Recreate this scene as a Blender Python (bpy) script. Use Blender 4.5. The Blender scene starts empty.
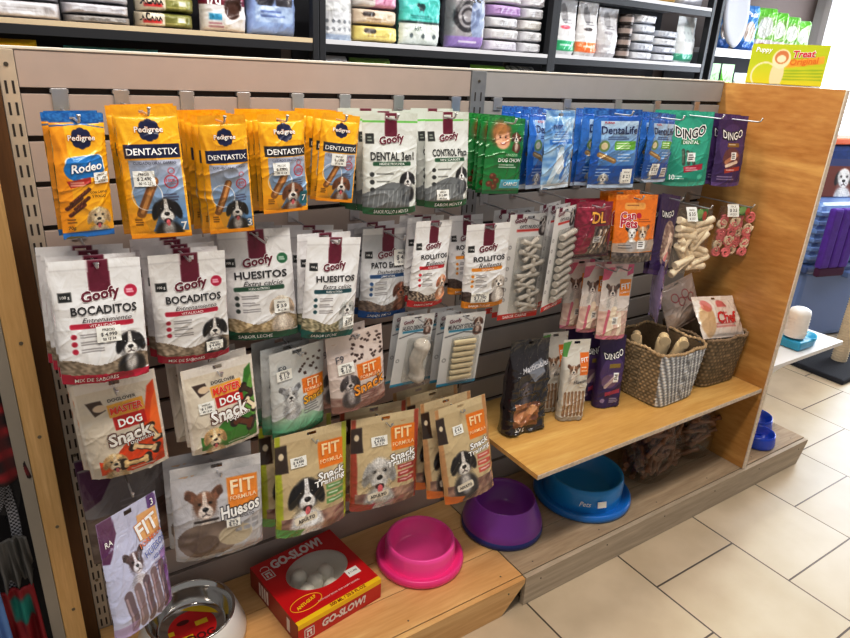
import bpy, bmesh, math, random
import numpy as np
from mathutils import Vector, Matrix, Euler
random.seed(7); np.random.seed(7)
SC = bpy.context.scene
COL = SC.collection
R = math.radians

# ------------------------------------------------------------------ helpers
def lin(c):
    c = np.asarray(c, float) / 255.0
    return np.where(c <= 0.04045, c / 12.92, ((c + 0.055) / 1.055) ** 2.4)

def L4(c):
    a = lin(c); return (float(a[0]), float(a[1]), float(a[2]), 1.0)

def empty(name, loc=(0, 0, 0), rot=(0, 0, 0)):
    o = bpy.data.objects.new(name, None); COL.objects.link(o)
    o.location = loc; o.rotation_euler = rot; o.empty_display_size = 0.03
    return o

def tag(o, label=None, cat=None, group=None, kind=None):
    if label: o['label'] = label
    if cat: o['category'] = cat
    if group: o['group'] = group
    if kind: o['kind'] = kind
    return o

def link(name, me, parent=None, loc=None, rot=None):
    o = bpy.data.objects.new(name, me); COL.objects.link(o)
    if parent: o.parent = parent
    if loc is not None: o.location = loc
    if rot is not None: o.rotation_euler = rot
    return o

def copy_tree(o, parent=None):
    c = o.copy(); COL.objects.link(c)
    if parent: c.parent = parent
    for ch in list(o.children): copy_tree(ch, c)
    return c

class MB:
    """collects simple solids; build() makes ONE mesh object"""
    def __init__(s): s.v = []; s.f = []; s.m = []; s.sm = []
    def add(s, vs, fs, m=0, smooth=False):
        b = len(s.v); s.v += [tuple(v) for v in vs]
        for f in fs: s.f.append([i + b for i in f]); s.m.append(m); s.sm.append(smooth)
    def box(s, x0, x1, y0, y1, z0, z1, m=0, M=None):
        vs = [Vector((x, y, z)) for x in (x0, x1) for y in (y0, y1) for z in (z0, z1)]
        if M is not None: vs = [M @ v for v in vs]
        s.add(vs, [(0, 1, 3, 2), (4, 6, 7, 5), (0, 4, 5, 1), (2, 3, 7, 6), (0, 2, 6, 4), (1, 5, 7, 3)], m)
    def bbox(s, x0, x1, y0, y1, z0, z1, b=0.002, m=0, M=None):
        bm = bmesh.new(); bmesh.ops.create_cube(bm, size=1)
        for v in bm.verts:
            v.co = Vector(((x0 + x1) / 2 + v.co.x * (x1 - x0), (y0 + y1) / 2 + v.co.y * (y1 - y0), (z0 + z1) / 2 + v.co.z * (z1 - z0)))
        bmesh.ops.bevel(bm, geom=bm.edges[:], offset=b, segments=2, profile=0.5, affect='EDGES')
        if M is not None: bm.transform(M)
        bm.verts.index_update()
        s.add([v.co.copy() for v in bm.verts], [[v.index for v in f.verts] for f in bm.faces], m)
        bm.free()
    def tube(s, pts, r, n=8, m=0, caps=True):
        pts = [Vector(p) for p in pts]; k = len(pts)
        rs = r if isinstance(r, (list, tuple)) else [r] * k
        vs = []; up = None
        for i, p in enumerate(pts):
            t = (pts[min(i + 1, k - 1)] - pts[max(i - 1, 0)]).normalized()
            if up is None:
                up = Vector((0, 0, 1)) if abs(t.z) < 0.9 else Vector((1, 0, 0))
            a = t.cross(up).normalized(); b2 = a.cross(t).normalized(); up = b2
            for j in range(n):
                an = 2 * math.pi * j / n
                vs.append(p + (a * math.cos(an) + b2 * math.sin(an)) * rs[i])
        fs = []
        for i in range(k - 1):
            for j in range(n):
                fs.append((i * n + j, i * n + (j + 1) % n, (i + 1) * n + (j + 1) % n, (i + 1) * n + j))
        s.add(vs, fs, m, True)
        if caps:
            b = len(s.v) - len(vs)
            s.f.append([b + j for j in range(n)][::-1]); s.m.append(m); s.sm.append(False)
            s.f.append([b + (k - 1) * n + j for j in range(n)]); s.m.append(m); s.sm.append(False)
    def lathe(s, prof, n=64, m=0, c=(0, 0, 0), sx=1, sy=1, close=False):
        vs = []; k = len(prof)
        for r, z in prof:
            for j in range(n):
                a = 2 * math.pi * j / n
                vs.append((c[0] + r * sx * math.cos(a), c[1] + r * sy * math.sin(a), c[2] + z))
        fs = []
        for i in range(k - 1):
            for j in range(n):
                fs.append((i * n + j, i * n + (j + 1) % n, (i + 1) * n + (j + 1) % n, (i + 1) * n + j))
        s.add(vs, fs, m, True)
    def prism(s, pts, z0, z1, m=0, M=None):
        n = len(pts)
        vs = [Vector((x, y, z0)) for x, y in pts] + [Vector((x, y, z1)) for x, y in pts]
        if M is not None: vs = [M @ v for v in vs]
        fs = [list(range(n))[::-1], list(range(n, 2 * n))] + [(i, (i + 1) % n, n + (i + 1) % n, n + i) for i in range(n)]
        s.add(vs, fs, m)
    def build(s, name, mats, parent=None, loc=None, rot=None):
        me = bpy.data.meshes.new(name); me.from_pydata(s.v, [], s.f)
        if not isinstance(mats, (list, tuple)): mats = [mats]
        for m in mats: me.materials.append(m)
        me.polygons.foreach_set('material_index', s.m)
        me.polygons.foreach_set('use_smooth', s.sm)
        me.update()
        return link(name, me, parent, loc, rot)

# ------------------------------------------------------------------ materials
def new_mat(name):
    m = bpy.data.materials.new(name); m.use_nodes = True
    nt = m.node_tree; return m, nt, nt.nodes['Principled BSDF']

def plain(name, c, rough=0.5, metal=0.0, bump=0.0, scale=60, var=0.0, coat=0.0, spec=0.5, emis=0.0):
    m, nt, b = new_mat(name)
    b.inputs['Base Color'].default_value = L4(c); b.inputs['Roughness'].default_value = rough
    b.inputs['Metallic'].default_value = metal; b.inputs['Coat Weight'].default_value = coat
    b.inputs['Specular IOR Level'].default_value = spec
    tc = nt.nodes.new('ShaderNodeTexCoord'); n = nt.nodes.new('ShaderNodeTexNoise')
    n.inputs['Scale'].default_value = scale; n.inputs['Detail'].default_value = 4
    nt.links.new(tc.outputs['Object'], n.inputs['Vector'])
    if var:
        mx = nt.nodes.new('ShaderNodeMix'); mx.data_type = 'RGBA'
        mx.inputs[6].default_value = L4([max(0, k * (1 - var)) for k in c]); mx.inputs[7].default_value = L4([min(255, k * (1 + var)) for k in c])
        nt.links.new(n.outputs['Fac'], mx.inputs[0]); nt.links.new(mx.outputs[2], b.inputs['Base Color'])
    if bump:
        bp = nt.nodes.new('ShaderNodeBump'); bp.inputs['Strength'].default_value = bump; bp.inputs['Distance'].default_value = 0.002
        nt.links.new(n.outputs['Fac'], bp.inputs['Height']); nt.links.new(bp.outputs['Normal'], b.inputs['Normal'])
    if emis:
        b.inputs['Emission Color'].default_value = L4(c); b.inputs['Emission Strength'].default_value = emis
    return m

def film(name, rough, coat=0.0, spec=0.5, bmp=0.5):
    m, nt, b = new_mat(name)
    a = nt.nodes.new('ShaderNodeAttribute'); a.attribute_name = 'Col'
    nt.links.new(a.outputs['Color'], b.inputs['Base Color'])
    b.inputs['Roughness'].default_value = rough; b.inputs['Coat Weight'].default_value = coat
    b.inputs['Coat Roughness'].default_value = 0.15; b.inputs['Specular IOR Level'].default_value = spec
    tc = nt.nodes.new('ShaderNodeTexCoord'); n = nt.nodes.new('ShaderNodeTexNoise'); n.inputs['Scale'].default_value = 26
    n.inputs['Detail'].default_value = 3; n.inputs['Distortion'].default_value = 0.8
    nt.links.new(tc.outputs['Object'], n.inputs['Vector'])
    bp = nt.nodes.new('ShaderNodeBump'); bp.inputs['Strength'].default_value = bmp; bp.inputs['Distance'].default_value = 0.008
    nt.links.new(n.outputs['Fac'], bp.inputs['Height']); nt.links.new(bp.outputs['Normal'], b.inputs['Normal'])
    return m

def wood(name, c1, c2, axis='X', scale=6.0, rough=0.45, stretch=9.0, coat=0.15):
    m, nt, b = new_mat(name)
    tc = nt.nodes.new('ShaderNodeTexCoord'); mp = nt.nodes.new('ShaderNodeMapping')
    sc = [stretch] * 3; sc['XYZ'.index(axis)] = 1.0
    mp.inputs['Scale'].default_value = sc
    nt.links.new(tc.outputs['Object'], mp.inputs['Vector'])
    n = nt.nodes.new('ShaderNodeTexNoise'); n.inputs['Scale'].default_value = scale * 0.3; n.inputs['Detail'].default_value = 5; n.inputs['Distortion'].default_value = 1.4
    nt.links.new(mp.outputs['Vector'], n.inputs['Vector'])
    n2 = nt.nodes.new('ShaderNodeTexNoise'); n2.inputs['Scale'].default_value = scale * 4; n2.inputs['Detail'].default_value = 3
    nt.links.new(mp.outputs['Vector'], n2.inputs['Vector'])
    w = nt.nodes.new('ShaderNodeMath'); w.operation = 'MULTIPLY'; w.inputs[1].default_value = 9.0
    nt.links.new(n.outputs['Fac'], w.inputs[0])
    sn = nt.nodes.new('ShaderNodeMath'); sn.operation = 'SINE'; nt.links.new(w.outputs[0], sn.inputs[0])
    ad = nt.nodes.new('ShaderNodeMath'); ad.operation = 'MULTIPLY_ADD'; ad.inputs[1].default_value = 0.22; ad.inputs[2].default_value = 0.22
    nt.links.new(sn.outputs[0], ad.inputs[0])
    a2 = nt.nodes.new('ShaderNodeMath'); a2.operation = 'MULTIPLY_ADD'; a2.inputs[1].default_value = 0.45
    nt.links.new(n2.outputs['Fac'], a2.inputs[0]); nt.links.new(ad.outputs[0], a2.inputs[2])
    cr = nt.nodes.new('ShaderNodeValToRGB'); cr.color_ramp.elements[0].color = L4(c1); cr.color_ramp.elements[1].color = L4(c2)
    cr.color_ramp.elements[0].position = 0.15; cr.color_ramp.elements[1].position = 0.9
    nt.links.new(a2.outputs[0], cr.inputs['Fac']); nt.links.new(cr.outputs['Color'], b.inputs['Base Color'])
    b.inputs['Roughness'].default_value = rough; b.inputs['Coat Weight'].default_value = coat; b.inputs['Coat Roughness'].default_value = 0.3
    bp = nt.nodes.new('ShaderNodeBump'); bp.inputs['Strength'].default_value = 0.15; bp.inputs['Distance'].default_value = 0.001
    nt.links.new(a2.outputs[0], bp.inputs['Height']); nt.links.new(bp.outputs['Normal'], b.inputs['Normal'])
    return m

def clear(name, tint=(235, 235, 232), amount=0.22, rough=0.12):
    m, nt, b = new_mat(name); out = nt.nodes['Material Output']; nt.nodes.remove(b)
    t = nt.nodes.new('ShaderNodeBsdfTransparent'); t.inputs['Color'].default_value = L4(tint)
    g = nt.nodes.new('ShaderNodeBsdfGlossy'); g.inputs['Roughness'].default_value = rough; g.inputs['Color'].default_value = (0.9, 0.9, 0.9, 1)
    lw = nt.nodes.new('ShaderNodeLayerWeight'); lw.inputs['Blend'].default_value = 0.35
    ml = nt.nodes.new('ShaderNodeMath'); ml.operation = 'MULTIPLY_ADD'; ml.inputs[1].default_value = 0.22; ml.inputs[2].default_value = amount * 0.14
    nt.links.new(lw.outputs['Fresnel'], ml.inputs[0])
    tc = nt.nodes.new('ShaderNodeTexCoord'); n = nt.nodes.new('ShaderNodeTexNoise'); n.inputs['Scale'].default_value = 22; n.inputs['Detail'].default_value = 3
    nt.links.new(tc.outputs['Object'], n.inputs['Vector'])
    bp = nt.nodes.new('ShaderNodeBump'); bp.inputs['Strength'].default_value = 0.8; bp.inputs['Distance'].default_value = 0.02
    nt.links.new(n.outputs['Fac'], bp.inputs['Height'])
    for q in (g, lw): nt.links.new(bp.outputs['Normal'], q.inputs['Normal'])
    mx = nt.nodes.new('ShaderNodeMixShader')
    nt.links.new(ml.outputs[0], mx.inputs[0]); nt.links.new(t.outputs[0], mx.inputs[1]); nt.links.new(g.outputs[0], mx.inputs[2])
    nt.links.new(mx.outputs[0], out.inputs['Surface'])
    return m

M_film = film('printed_film', 0.30, 0.35)
M_matte = film('matte_printed_film', 0.42, 0.2, .5, .4)
M_gloss = film('glossy_printed_film', 0.18, 0.7, .6, .65)
M_paper = film('printed_card', 0.6, 0.0, 0.35, .1)
M_clear = clear('clear_plastic_film', (250, 249, 247))
M_shiny = clear('shiny_plastic_film', (250, 249, 247), .3, .12)
M_blister = clear('blister_plastic', (250, 250, 249), 0.12, 0.1)
M_chrome = plain('chrome_wire', (205, 205, 208), 0.32, 0.8)
M_dark = plain('black_metal', (30, 30, 34), 0.45, 0.2)
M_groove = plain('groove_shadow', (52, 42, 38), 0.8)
M_slatL = plain('warm_lit_slat_board', (186, 171, 163), 0.5, 0, 0.06, 14, 0.03)  # warm light on the left bay put into the board tint
M_slatR = plain('cool_lit_slat_board', (176, 172, 170), 0.5, 0, 0.06, 14, 0.03)  # right bay boards, their cooler light put into the tint
M_upright = plain('cream_steel_upright', (196, 184, 168), 0.45, 0.1, 0.05, 40, 0.05)
M_ply = wood('varnished_plywood', (182, 126, 58), (240, 198, 122), 'Y', 3.6, 0.36, 4.5, 0.3)
M_shelf = wood('shelf_plywood', (214, 168, 90), (248, 218, 146), 'X', 3.0, 0.4, 9.0, 0.2)
M_pine = wood('pine_board', (210, 164, 102), (246, 214, 156), 'X', 3.0, 0.45, 10.0, 0.1)
M_pine2 = wood('weathered_pine', (166, 144, 116), (218, 200, 170), 'X', 3.0, 0.6, 10.0, 0.0)
M_pine3 = wood('pale_weathered_pine', (176, 160, 138), (226, 212, 192), 'X', 3.0, 0.6, 10.0, 0.0)
M_pinev = wood('pine_stud', (200, 160, 98), (240, 208, 150), 'Z', 4.0, 0.55, 14.0, 0.0)
M_shaded = wood('shaded_filler_board', (92, 58, 26), (124, 82, 42), 'Z', 4.0, 0.6, 12.0, 0.0)  # shade beside the stud put into the wood colour
M_edge = plain('plywood_edge', (222, 208, 190), 0.6, 0, 0.3, 90, 0.12)
M_lam = plain('white_laminate', (226, 224, 224), 0.35)
M_grey = plain('grey_melamine', (150, 142, 130), 0.5, 0, 0.05, 20, 0.03)
M_white = plain('white_plastic', (236, 236, 236), 0.3, coat=0.3)
M_screw = plain('screw_head', (120, 110, 96), 0.35, 0.9)

# ------------------------------------------------------------------ text geometry from the built-in font
_tc = {}
def text_geo(s, bold=0.0, shear=0.0, res=2):
    k = (s, round(bold, 3), round(shear, 2))
    if k in _tc: return _tc[k]
    cu = bpy.data.curves.new('lettering', 'FONT'); cu.body = s; cu.offset = bold; cu.shear = shear
    cu.resolution_u = res; cu.fill_mode = 'FRONT' if hasattr(cu, 'fill_mode') else cu.fill_mode
    ob = bpy.data.objects.new('lettering', cu); COL.objects.link(ob)
    dg = bpy.context.evaluated_depsgraph_get(); dg.update()
    ev = ob.evaluated_get(dg); me = ev.to_mesh()
    n = len(me.vertices); V = np.zeros(n * 3); me.vertices.foreach_get('co', V); V = V.reshape(-1, 3)[:, :2].copy()
    F = [tuple(p.vertices) for p in me.polygons]
    ev.to_mesh_clear(); bpy.data.objects.remove(ob); bpy.data.curves.remove(cu)
    _tc[k] = (V, F); return _tc[k]

# ------------------------------------------------------------------ painting printed artwork into a colour attribute
class Art:
    """x runs 0..1 left to right, y 0..1 top to bottom; radii are in units of the width"""
    def __init__(s, x, y, W, H, nu):
        s.x = x; s.y = y; s.a = H / W; s.px = 1.1 / nu
        s.c = np.ones((len(x), 3)); s.t = []
    def _blend(s, al, c):
        c = np.asarray(c, float) / 255.0
        if c.ndim == 1: c = c[None, :]
        s.c = s.c * (1 - al[:, None]) + c * al[:, None]
    def _cov(s, d): return np.clip(0.5 - d / s.px, 0, 1)
    def base(s, c): s.c[:] = np.asarray(c) / 255.0
    def rect(s, x0, y0, x1, y1, c, r=0.0, al=1.0, rot=0.0):
        cx, cy = (x0 + x1) / 2, (y0 + y1) / 2
        dx = s.x - cx; dy = (s.y - cy) * s.a
        if rot:
            t = R(rot); dx, dy = dx * math.cos(t) + dy * math.sin(t), -dx * math.sin(t) + dy * math.cos(t)
        qx = np.abs(dx) - (x1 - x0) / 2 + r; qy = np.abs(dy) - (y1 - y0) / 2 * s.a + r
        d = np.hypot(np.maximum(qx, 0), np.maximum(qy, 0)) + np.minimum(np.maximum(qx, qy), 0) - r
        s._blend(s._cov(d) * al, c)
    def ell(s, cx, cy, rx, ry, c, rot=0.0, al=1.0, soft=0.0):
        dx = s.x - cx; dy = (s.y - cy) * s.a
        if rot:
            t = R(rot); dx, dy = dx * math.cos(t) + dy * math.sin(t), -dx * math.sin(t) + dy * math.cos(t)
        d = (np.hypot(dx / rx, dy / ry) - 1) * min(rx, ry)
        s._blend((np.clip(.5 - d / (soft * min(rx, ry)), 0, 1) if soft else s._cov(d)) * al, c)
    def ring(s, cx, cy, r, w, c):
        d = np.abs(np.hypot(s.x - cx, (s.y - cy) * s.a) - r) - w / 2
        s._blend(s._cov(d), c)
    def line(s, x0, y0, x1, y1, w, c, al=1.0):
        ax, ay = x0, y0 * s.a; bx, by = x1 - x0, (y1 - y0) * s.a
        px, py = s.x - ax, s.y * s.a - ay
        h = np.clip((px * bx + py * by) / (bx * bx + by * by + 1e-12), 0, 1)
        s._blend(s._cov(np.hypot(px - h * bx, py - h * by) - w / 2) * al, c)
    def poly(s, pts, c, al=1.0):
        X, Y = s.x, s.y * s.a; ins = np.zeros(len(X), bool); dmin = np.full(len(X), 9.0); n = len(pts)
        for i in range(n):
            x0, y0 = pts[i][0], pts[i][1] * s.a; x1, y1 = pts[(i + 1) % n][0], pts[(i + 1) % n][1] * s.a
            if y0 != y1:
                cr = ((y0 > Y) != (y1 > Y)) & (X < (x1 - x0) * (Y - y0) / (y1 - y0) + x0); ins ^= cr
            bx, by = x1 - x0, y1 - y0; h = np.clip(((X - x0) * bx + (Y - y0) * by) / (bx * bx + by * by + 1e-12), 0, 1)
            dmin = np.minimum(dmin, np.hypot(X - x0 - h * bx, Y - y0 - h * by))
        s._blend(s._cov(np.where(ins, -dmin, dmin)) * al, c)
    def noise(s, f, seed=0):
        rs = np.random.RandomState(seed); n = 0
        for k in range(6):
            a = rs.uniform(0, 6.28); g = f * rs.uniform(.6, 1.9); n = n + np.sin((s.x * math.cos(a) + s.y * s.a * math.sin(a)) * g + rs.uniform(0, 6.28) + 1.3 * np.sin(s.y * s.a * g * .7 + k))
        return np.clip(n / 5 + .5, 0, 1)
    def where(s, mask, c, al=1.0): s._blend(mask.astype(float) * al, c)
    def mottle(s, mask, c1, c2, f=40, seed=1):
        n = s.noise(f, seed)[:, None]; c = (np.asarray(c1) * (1 - n) + np.asarray(c2) * n)
        s._blend(mask.astype(float), c)
    def grad(s, mask, c1, c2, y0, y1):
        t = np.clip((s.y - y0) / (y1 - y0), 0, 1)[:, None]
        s._blend(mask.astype(float), np.asarray(c1) * (1 - t) + np.asarray(c2) * t)
    def fine(s, x0, y, x1, n, dy, c, h=0.014, seed=3):
        rs = random.Random(seed)
        for i in range(n): s.rect(x0, y + i * dy, x0 + (x1 - x0) * rs.uniform(.65, 1), y + i * dy + h, c, 0, .75)
    def text(s, t, x, y, w, c, bold=0.015, shear=0.0, rot=0.0, bend=0.0, out=None, outw=0.05, hs=1.0, mh=None):
        s.t.append((t, x, y, w, c, bold * (.65 if out is None else .55), shear, rot, bend, out, outw * .75, hs, mh))
    def dog(s, cx, cy, r, main, face, ear, tongue=True, chest=None, perk=False):
        a = s.a; k = lambda dx, dy: (cx + dx * r, cy + dy * r / a)
        dk = lambda c, f: tuple(min(255, q * f) for q in c)
        E = lambda dx, dy, rx, ry, c, rot=0, al=1, soft=.25: s.ell(*k(dx, dy), rx * r, ry * r, c, rot, al, soft)
        before = s.c.copy(); ch = chest or main
        E(0, 1.75, .95, .95, ch); E(-.55, 1.6, .35, .8, dk(ch, .72), 8, .6, .8); E(.55, 1.7, .35, .8, dk(ch, .8), -8, .5, .8); E(0, 1.45, .4, .7, dk(face, .97), 0, .8, .7)
        for sg in (-1, 1):
            if perk:
                E(sg * .72, -.62, .30, .58, ear, sg * 38); E(sg * .70, -.55, .14, .36, dk(ear, 1.35), sg * 38, .6, .6); E(sg * .98, -.72, .22, .2, dk(ear, .8), sg * 70)
            else:
                E(sg * .74, .02, .27, .66, ear, -sg * 16); E(sg * .80, .25, .14, .4, dk(ear, .7), -sg * 16, .6, .7)
        E(0, -.12, .70, .74, main); E(0, .22, .60, .62, main)
        E(-.52, .1, .25, .6, dk(main, .7), 6, .45, .9); E(.52, .15, .22, .55, dk(main, .78), -6, .4, .9); E(0, -.62, .5, .2, dk(main, 1.25), 0, .35, .9)
        s.poly([k(-.10, -.85), k(.10, -.85), k(.16, -.1), k(.36, .25), k(-.36, .25), k(-.16, -.1)], face, .9)
        E(0, .42, .46, .42, face); E(-.3, .58, .2, .2, dk(face, .8), 0, .5, .9); E(.3, .58, .2, .2, dk(face, .82), 0, .5, .9)
        if tongue:
            E(0, .76, .27, .17, (52, 24, 26)); E(.02, .90, .15, .25, (222, 112, 120)); E(.02, .86, .02, .18, (180, 80, 90), 0, .6)
        else:
            s.line(*k(0, .34), *k(0, .56), .035 * r * 2, (60, 44, 42)); s.line(*k(0, .56), *k(-.22, .66), .03 * r * 2, (60, 44, 42)); s.line(*k(0, .56), *k(.22, .66), .03 * r * 2, (60, 44, 42))
        E(0, .26, .19, .14, (20, 16, 17), 0, 1, .12); E(-.05, .21, .06, .035, (120, 116, 118), 0, .8, .8)
        for sg in (-1, 1):
            E(sg * .33, -.13, .15, .11, dk(main, .55), 0, .7, .7); E(sg * .33, -.12, .085, .085, (22, 13, 10), 0, 1, .15); E(sg * .33 - .03, -.15, .025, .025, (240, 240, 240), 0, .9, .3)
        m = np.abs(s.c - before).sum(-1) > .02
        n = s.noise(26 / r, 5) * .5 + s.noise(55 / r, 6) * .5
        s.c = np.where(m[:, None], np.clip(s.c * (1 + .30 * (n[:, None] - .5)), 0, 1), s.c)
    def bone(s, cx, cy, l, w, rot, c):
        t = R(rot); dx, dy = math.cos(t) * l / 2, math.sin(t) * l / 2 / s.a
        s.line(cx - dx, cy - dy, cx + dx, cy + dy, w, c)
        for sg in (-1, 1):
            ex, ey = cx + sg * dx, cy + sg * dy
            for q in (-1, 1):
                s.ell(ex - q * math.sin(t) * w * .5, ey + q * math.cos(t) * w * .5 / s.a, w * .55, w * .55, c)

def sstep(t): t = np.clip(t, 0, 1); return t * t * (3 - 2 * t)

def make_pouch(nm, W, H, T, kind, art, seed=0, nu=72, nv=None, hd=0.08, wr=0.0032, mat=None, hole=True, backc=None):
    """front sheet with painted artwork and lettering lifted off it, back sheet, optional flat hang header"""
    rs = np.random.RandomState(seed + 11)
    nv = nv or int(nu * H / W); nv = min(nv, 150)
    wav = [(rs.uniform(0, 6.28), rs.uniform(25, 75), rs.uniform(0, 6.28), rs.uniform(.4, 1)) for _ in range(7)]
    crs = [(rs.uniform(0, 3.14), rs.uniform(18, 48), rs.uniform(0, 6.28), rs.uniform(.4, 1)) for _ in range(5)]
    def prof(u, v):
        au = np.abs(u); s_ = (v - hd) / max(1e-6, 1 - hd)
        if kind == 'pillow':
            q = np.clip(s_ / 0.95, 0, 1); t = np.sin(math.pi * q) ** .55 * np.clip(1 - au ** 2.6, 0, 1) ** .75; e = np.clip(np.sin(math.pi * q), 0, 1) * .8 + .25
        elif kind == 'stand':
            t = sstep(s_ / .55) * (.6 + .4 * np.clip(s_, 0, 1)) * np.clip(1 - au ** 3.2, 0, 1) ** .6
            t = t * (1 - .45 * sstep((s_ - .88) / .12)); e = np.clip(s_, 0, 1) * .9 + .15
        elif kind == 'box':
            t = np.clip(1 - au ** 7, 0, 1) ** .5 * np.clip(1 - np.abs(2 * v - 1) ** 7, 0, 1) ** .5; e = 1.0
        elif kind == 'gusset':
            t = sstep(s_ / .35) * np.clip(1 - au ** 9, 0, 1) ** .5; e = np.clip(s_, 0, 1) * .9 + .2
        else:
            t = u * 0; e = 0.0
        w = 0
        for a, f, p, k in wav:
            w = w + k * np.sin((u * W / 2 * math.cos(a) - v * H * math.sin(a)) * f + p + 2.2 * np.sin(v * H * f * .45 + p))
        rid = 0
        for a, f, p, k in crs:
            rid = rid + k * (1 - np.abs(np.sin((u * W / 2 * math.cos(a) - v * H * math.sin(a)) * f + p + 1.4 * np.sin(v * H * 31 + u * W * 17 + p)))) ** 5
        w = w * .8 + rid * 2.6 - 1.0
        fold = np.zeros_like(u)
        if kind in ('stand', 'pillow'):
            for sg in (-1, 1): fold = fold + np.exp(-((u - sg * (.95 - .9 * s_)) / .10) ** 2) * np.exp(-((s_ - .16) / .13) ** 2)
        return t, e * w * wr * .35 + e * fold * wr * 1.3
    def front(u, v):
        t, w = prof(u, v)
        hh = np.clip(v - hd, 0, None)
        x = u * W / 2 * (1 - (.03 * t if kind != 'card' else 0))
        sag = .022 * H * (1 - u * u) * v ** 6 if kind == 'stand' else 0
        z = -v * H - sag
        return np.stack([x, -(t * T * .5 + w) - .0004 * (kind == 'card'), z], -1)
    def back(u, v):
        t, w = prof(u, v)
        p = front(u, v); p[:, 1] = t * T * .5 * (1.0 if kind in ('box', 'gusset') else .7) + w * .6 + .0006
        return p
    def grid(fn, us, vs):
        U, Vv = np.meshgrid(us, vs); U = U.ravel(); Vv = Vv.ravel(); n = len(us); m = len(vs)
        idx = np.arange(n * m).reshape(m, n)
        q = np.stack([idx[:-1, :-1], idx[1:, :-1], idx[1:, 1:], idx[:-1, 1:]], -1).reshape(-1, 4)
        return fn(U, Vv), q, U, Vv
    us = np.linspace(-1, 1, nu + 1)
    v0 = hd if hole else 0.0
    vs = np.linspace(v0, 1, nv + 1)
    P, Q, U, V = grid(front, us, vs)
    A = Art((U + 1) / 2, V, W, H, nu); art(A)
    Vs = [P]; Cs = [A.c]; Fs = Q.tolist(); n0 = len(P)
    vb = np.linspace(v0, 1, 11); PB, QB, UB, VB = grid(back, us, vb)
    bc = np.asarray(backc if backc is not None else A.c[A.y < .5].mean(0) * 255) / 255.
    Vs.append(PB); Cs.append(np.tile(bc, (len(PB), 1))); Fs += [[q[3] + n0, q[2] + n0, q[1] + n0, q[0] + n0] for q in QB.tolist()]
    lastF = nv * (nu + 1); lastB = n0 + 10 * (nu + 1)
    for i in range(nu): Fs.append([lastF + i, lastB + i, lastB + i + 1, lastF + i + 1])
    off = n0 + len(PB); sm = [True] * len(Fs)
    lay = 0
    for (t, x, y, w, c, bold, shear, rot, bend, out, outw, hs, mh) in A.t:
        V0, F0 = text_geo(t, bold, shear)
        if not len(V0): continue
        mn, mx = V0.min(0), V0.max(0); ctr = (mn + mx) / 2; sc = w * W / (mx[0] - mn[0])
        if mh: hs = min(hs * 1e9, mh * W / ((mx[1] - mn[1]) * sc))
        for pas in ((0, out), (1, c)):
            if pas[1] is None: continue
            VV, FF = (V0, F0) if pas[0] else text_geo(t, bold + outw, shear)
            q = (VV - ctr) * sc; q[:, 1] *= hs
            if bend: q[:, 1] += -bend * W * ((q[:, 0] / (w * W / 2)) ** 2 - .5)
            if rot:
                a = R(rot); q = np.stack([q[:, 0] * math.cos(a) - q[:, 1] * math.sin(a), q[:, 0] * math.sin(a) + q[:, 1] * math.cos(a)], -1)
            uu = np.clip((x * W + q[:, 0]) / (W / 2) - 1, -1, 1); vv = np.clip((y * H - q[:, 1]) / H, 0, 1)
            p = front(uu, vv); p[:, 1] -= .0015 + (.0007 if pas[0] else 0)
            Vs.append(p); Cs.append(np.tile(np.asarray(pas[1]) / 255., (len(p), 1)))
            Fs += [[i + off for i in f] for f in FF]; sm += [False] * len(FF); off += len(p)
    me = mesh_col(nm + '_body', np.concatenate(Vs), Fs, np.concatenate(Cs), sm, mat or M_film)
    head = None
    if hole:
        vs = np.linspace(0, hd, 9); us2 = np.linspace(-1, 1, 49)
        P, Q, U, V = grid(front, us2, vs); A2 = Art((U + 1) / 2, V, W, H, nu); art(A2)
        uc = U[Q].mean(1) * W / 2; zc = V[Q].mean(1) * H
        keep = ~((np.abs(uc) < .012) & (np.abs(zc - .012) < .0045))
        head = mesh_col(nm + '_seal', P, Q[keep].tolist(), A2.c, None, mat or M_film)
    return dict(body=me, seal=head, W=W, H=H, T=T, surf=front)

def mesh_col(name, V, F, C, sm, mat):
    me = bpy.data.meshes.new(name); me.from_pydata(V.tolist(), [], F)
    ca = me.color_attributes.new('Col', 'FLOAT_COLOR', 'POINT')
    c4 = np.ones((len(V), 4)); c4[:, :3] = lin(np.clip(C, 0, 1) * 255)
    ca.data.foreach_set('color', c4.ravel().astype(np.float32))
    me.polygons.foreach_set('use_smooth', sm if sm is not None else [True] * len(F))
    me.materials.append(mat); me.update(); return me

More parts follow.
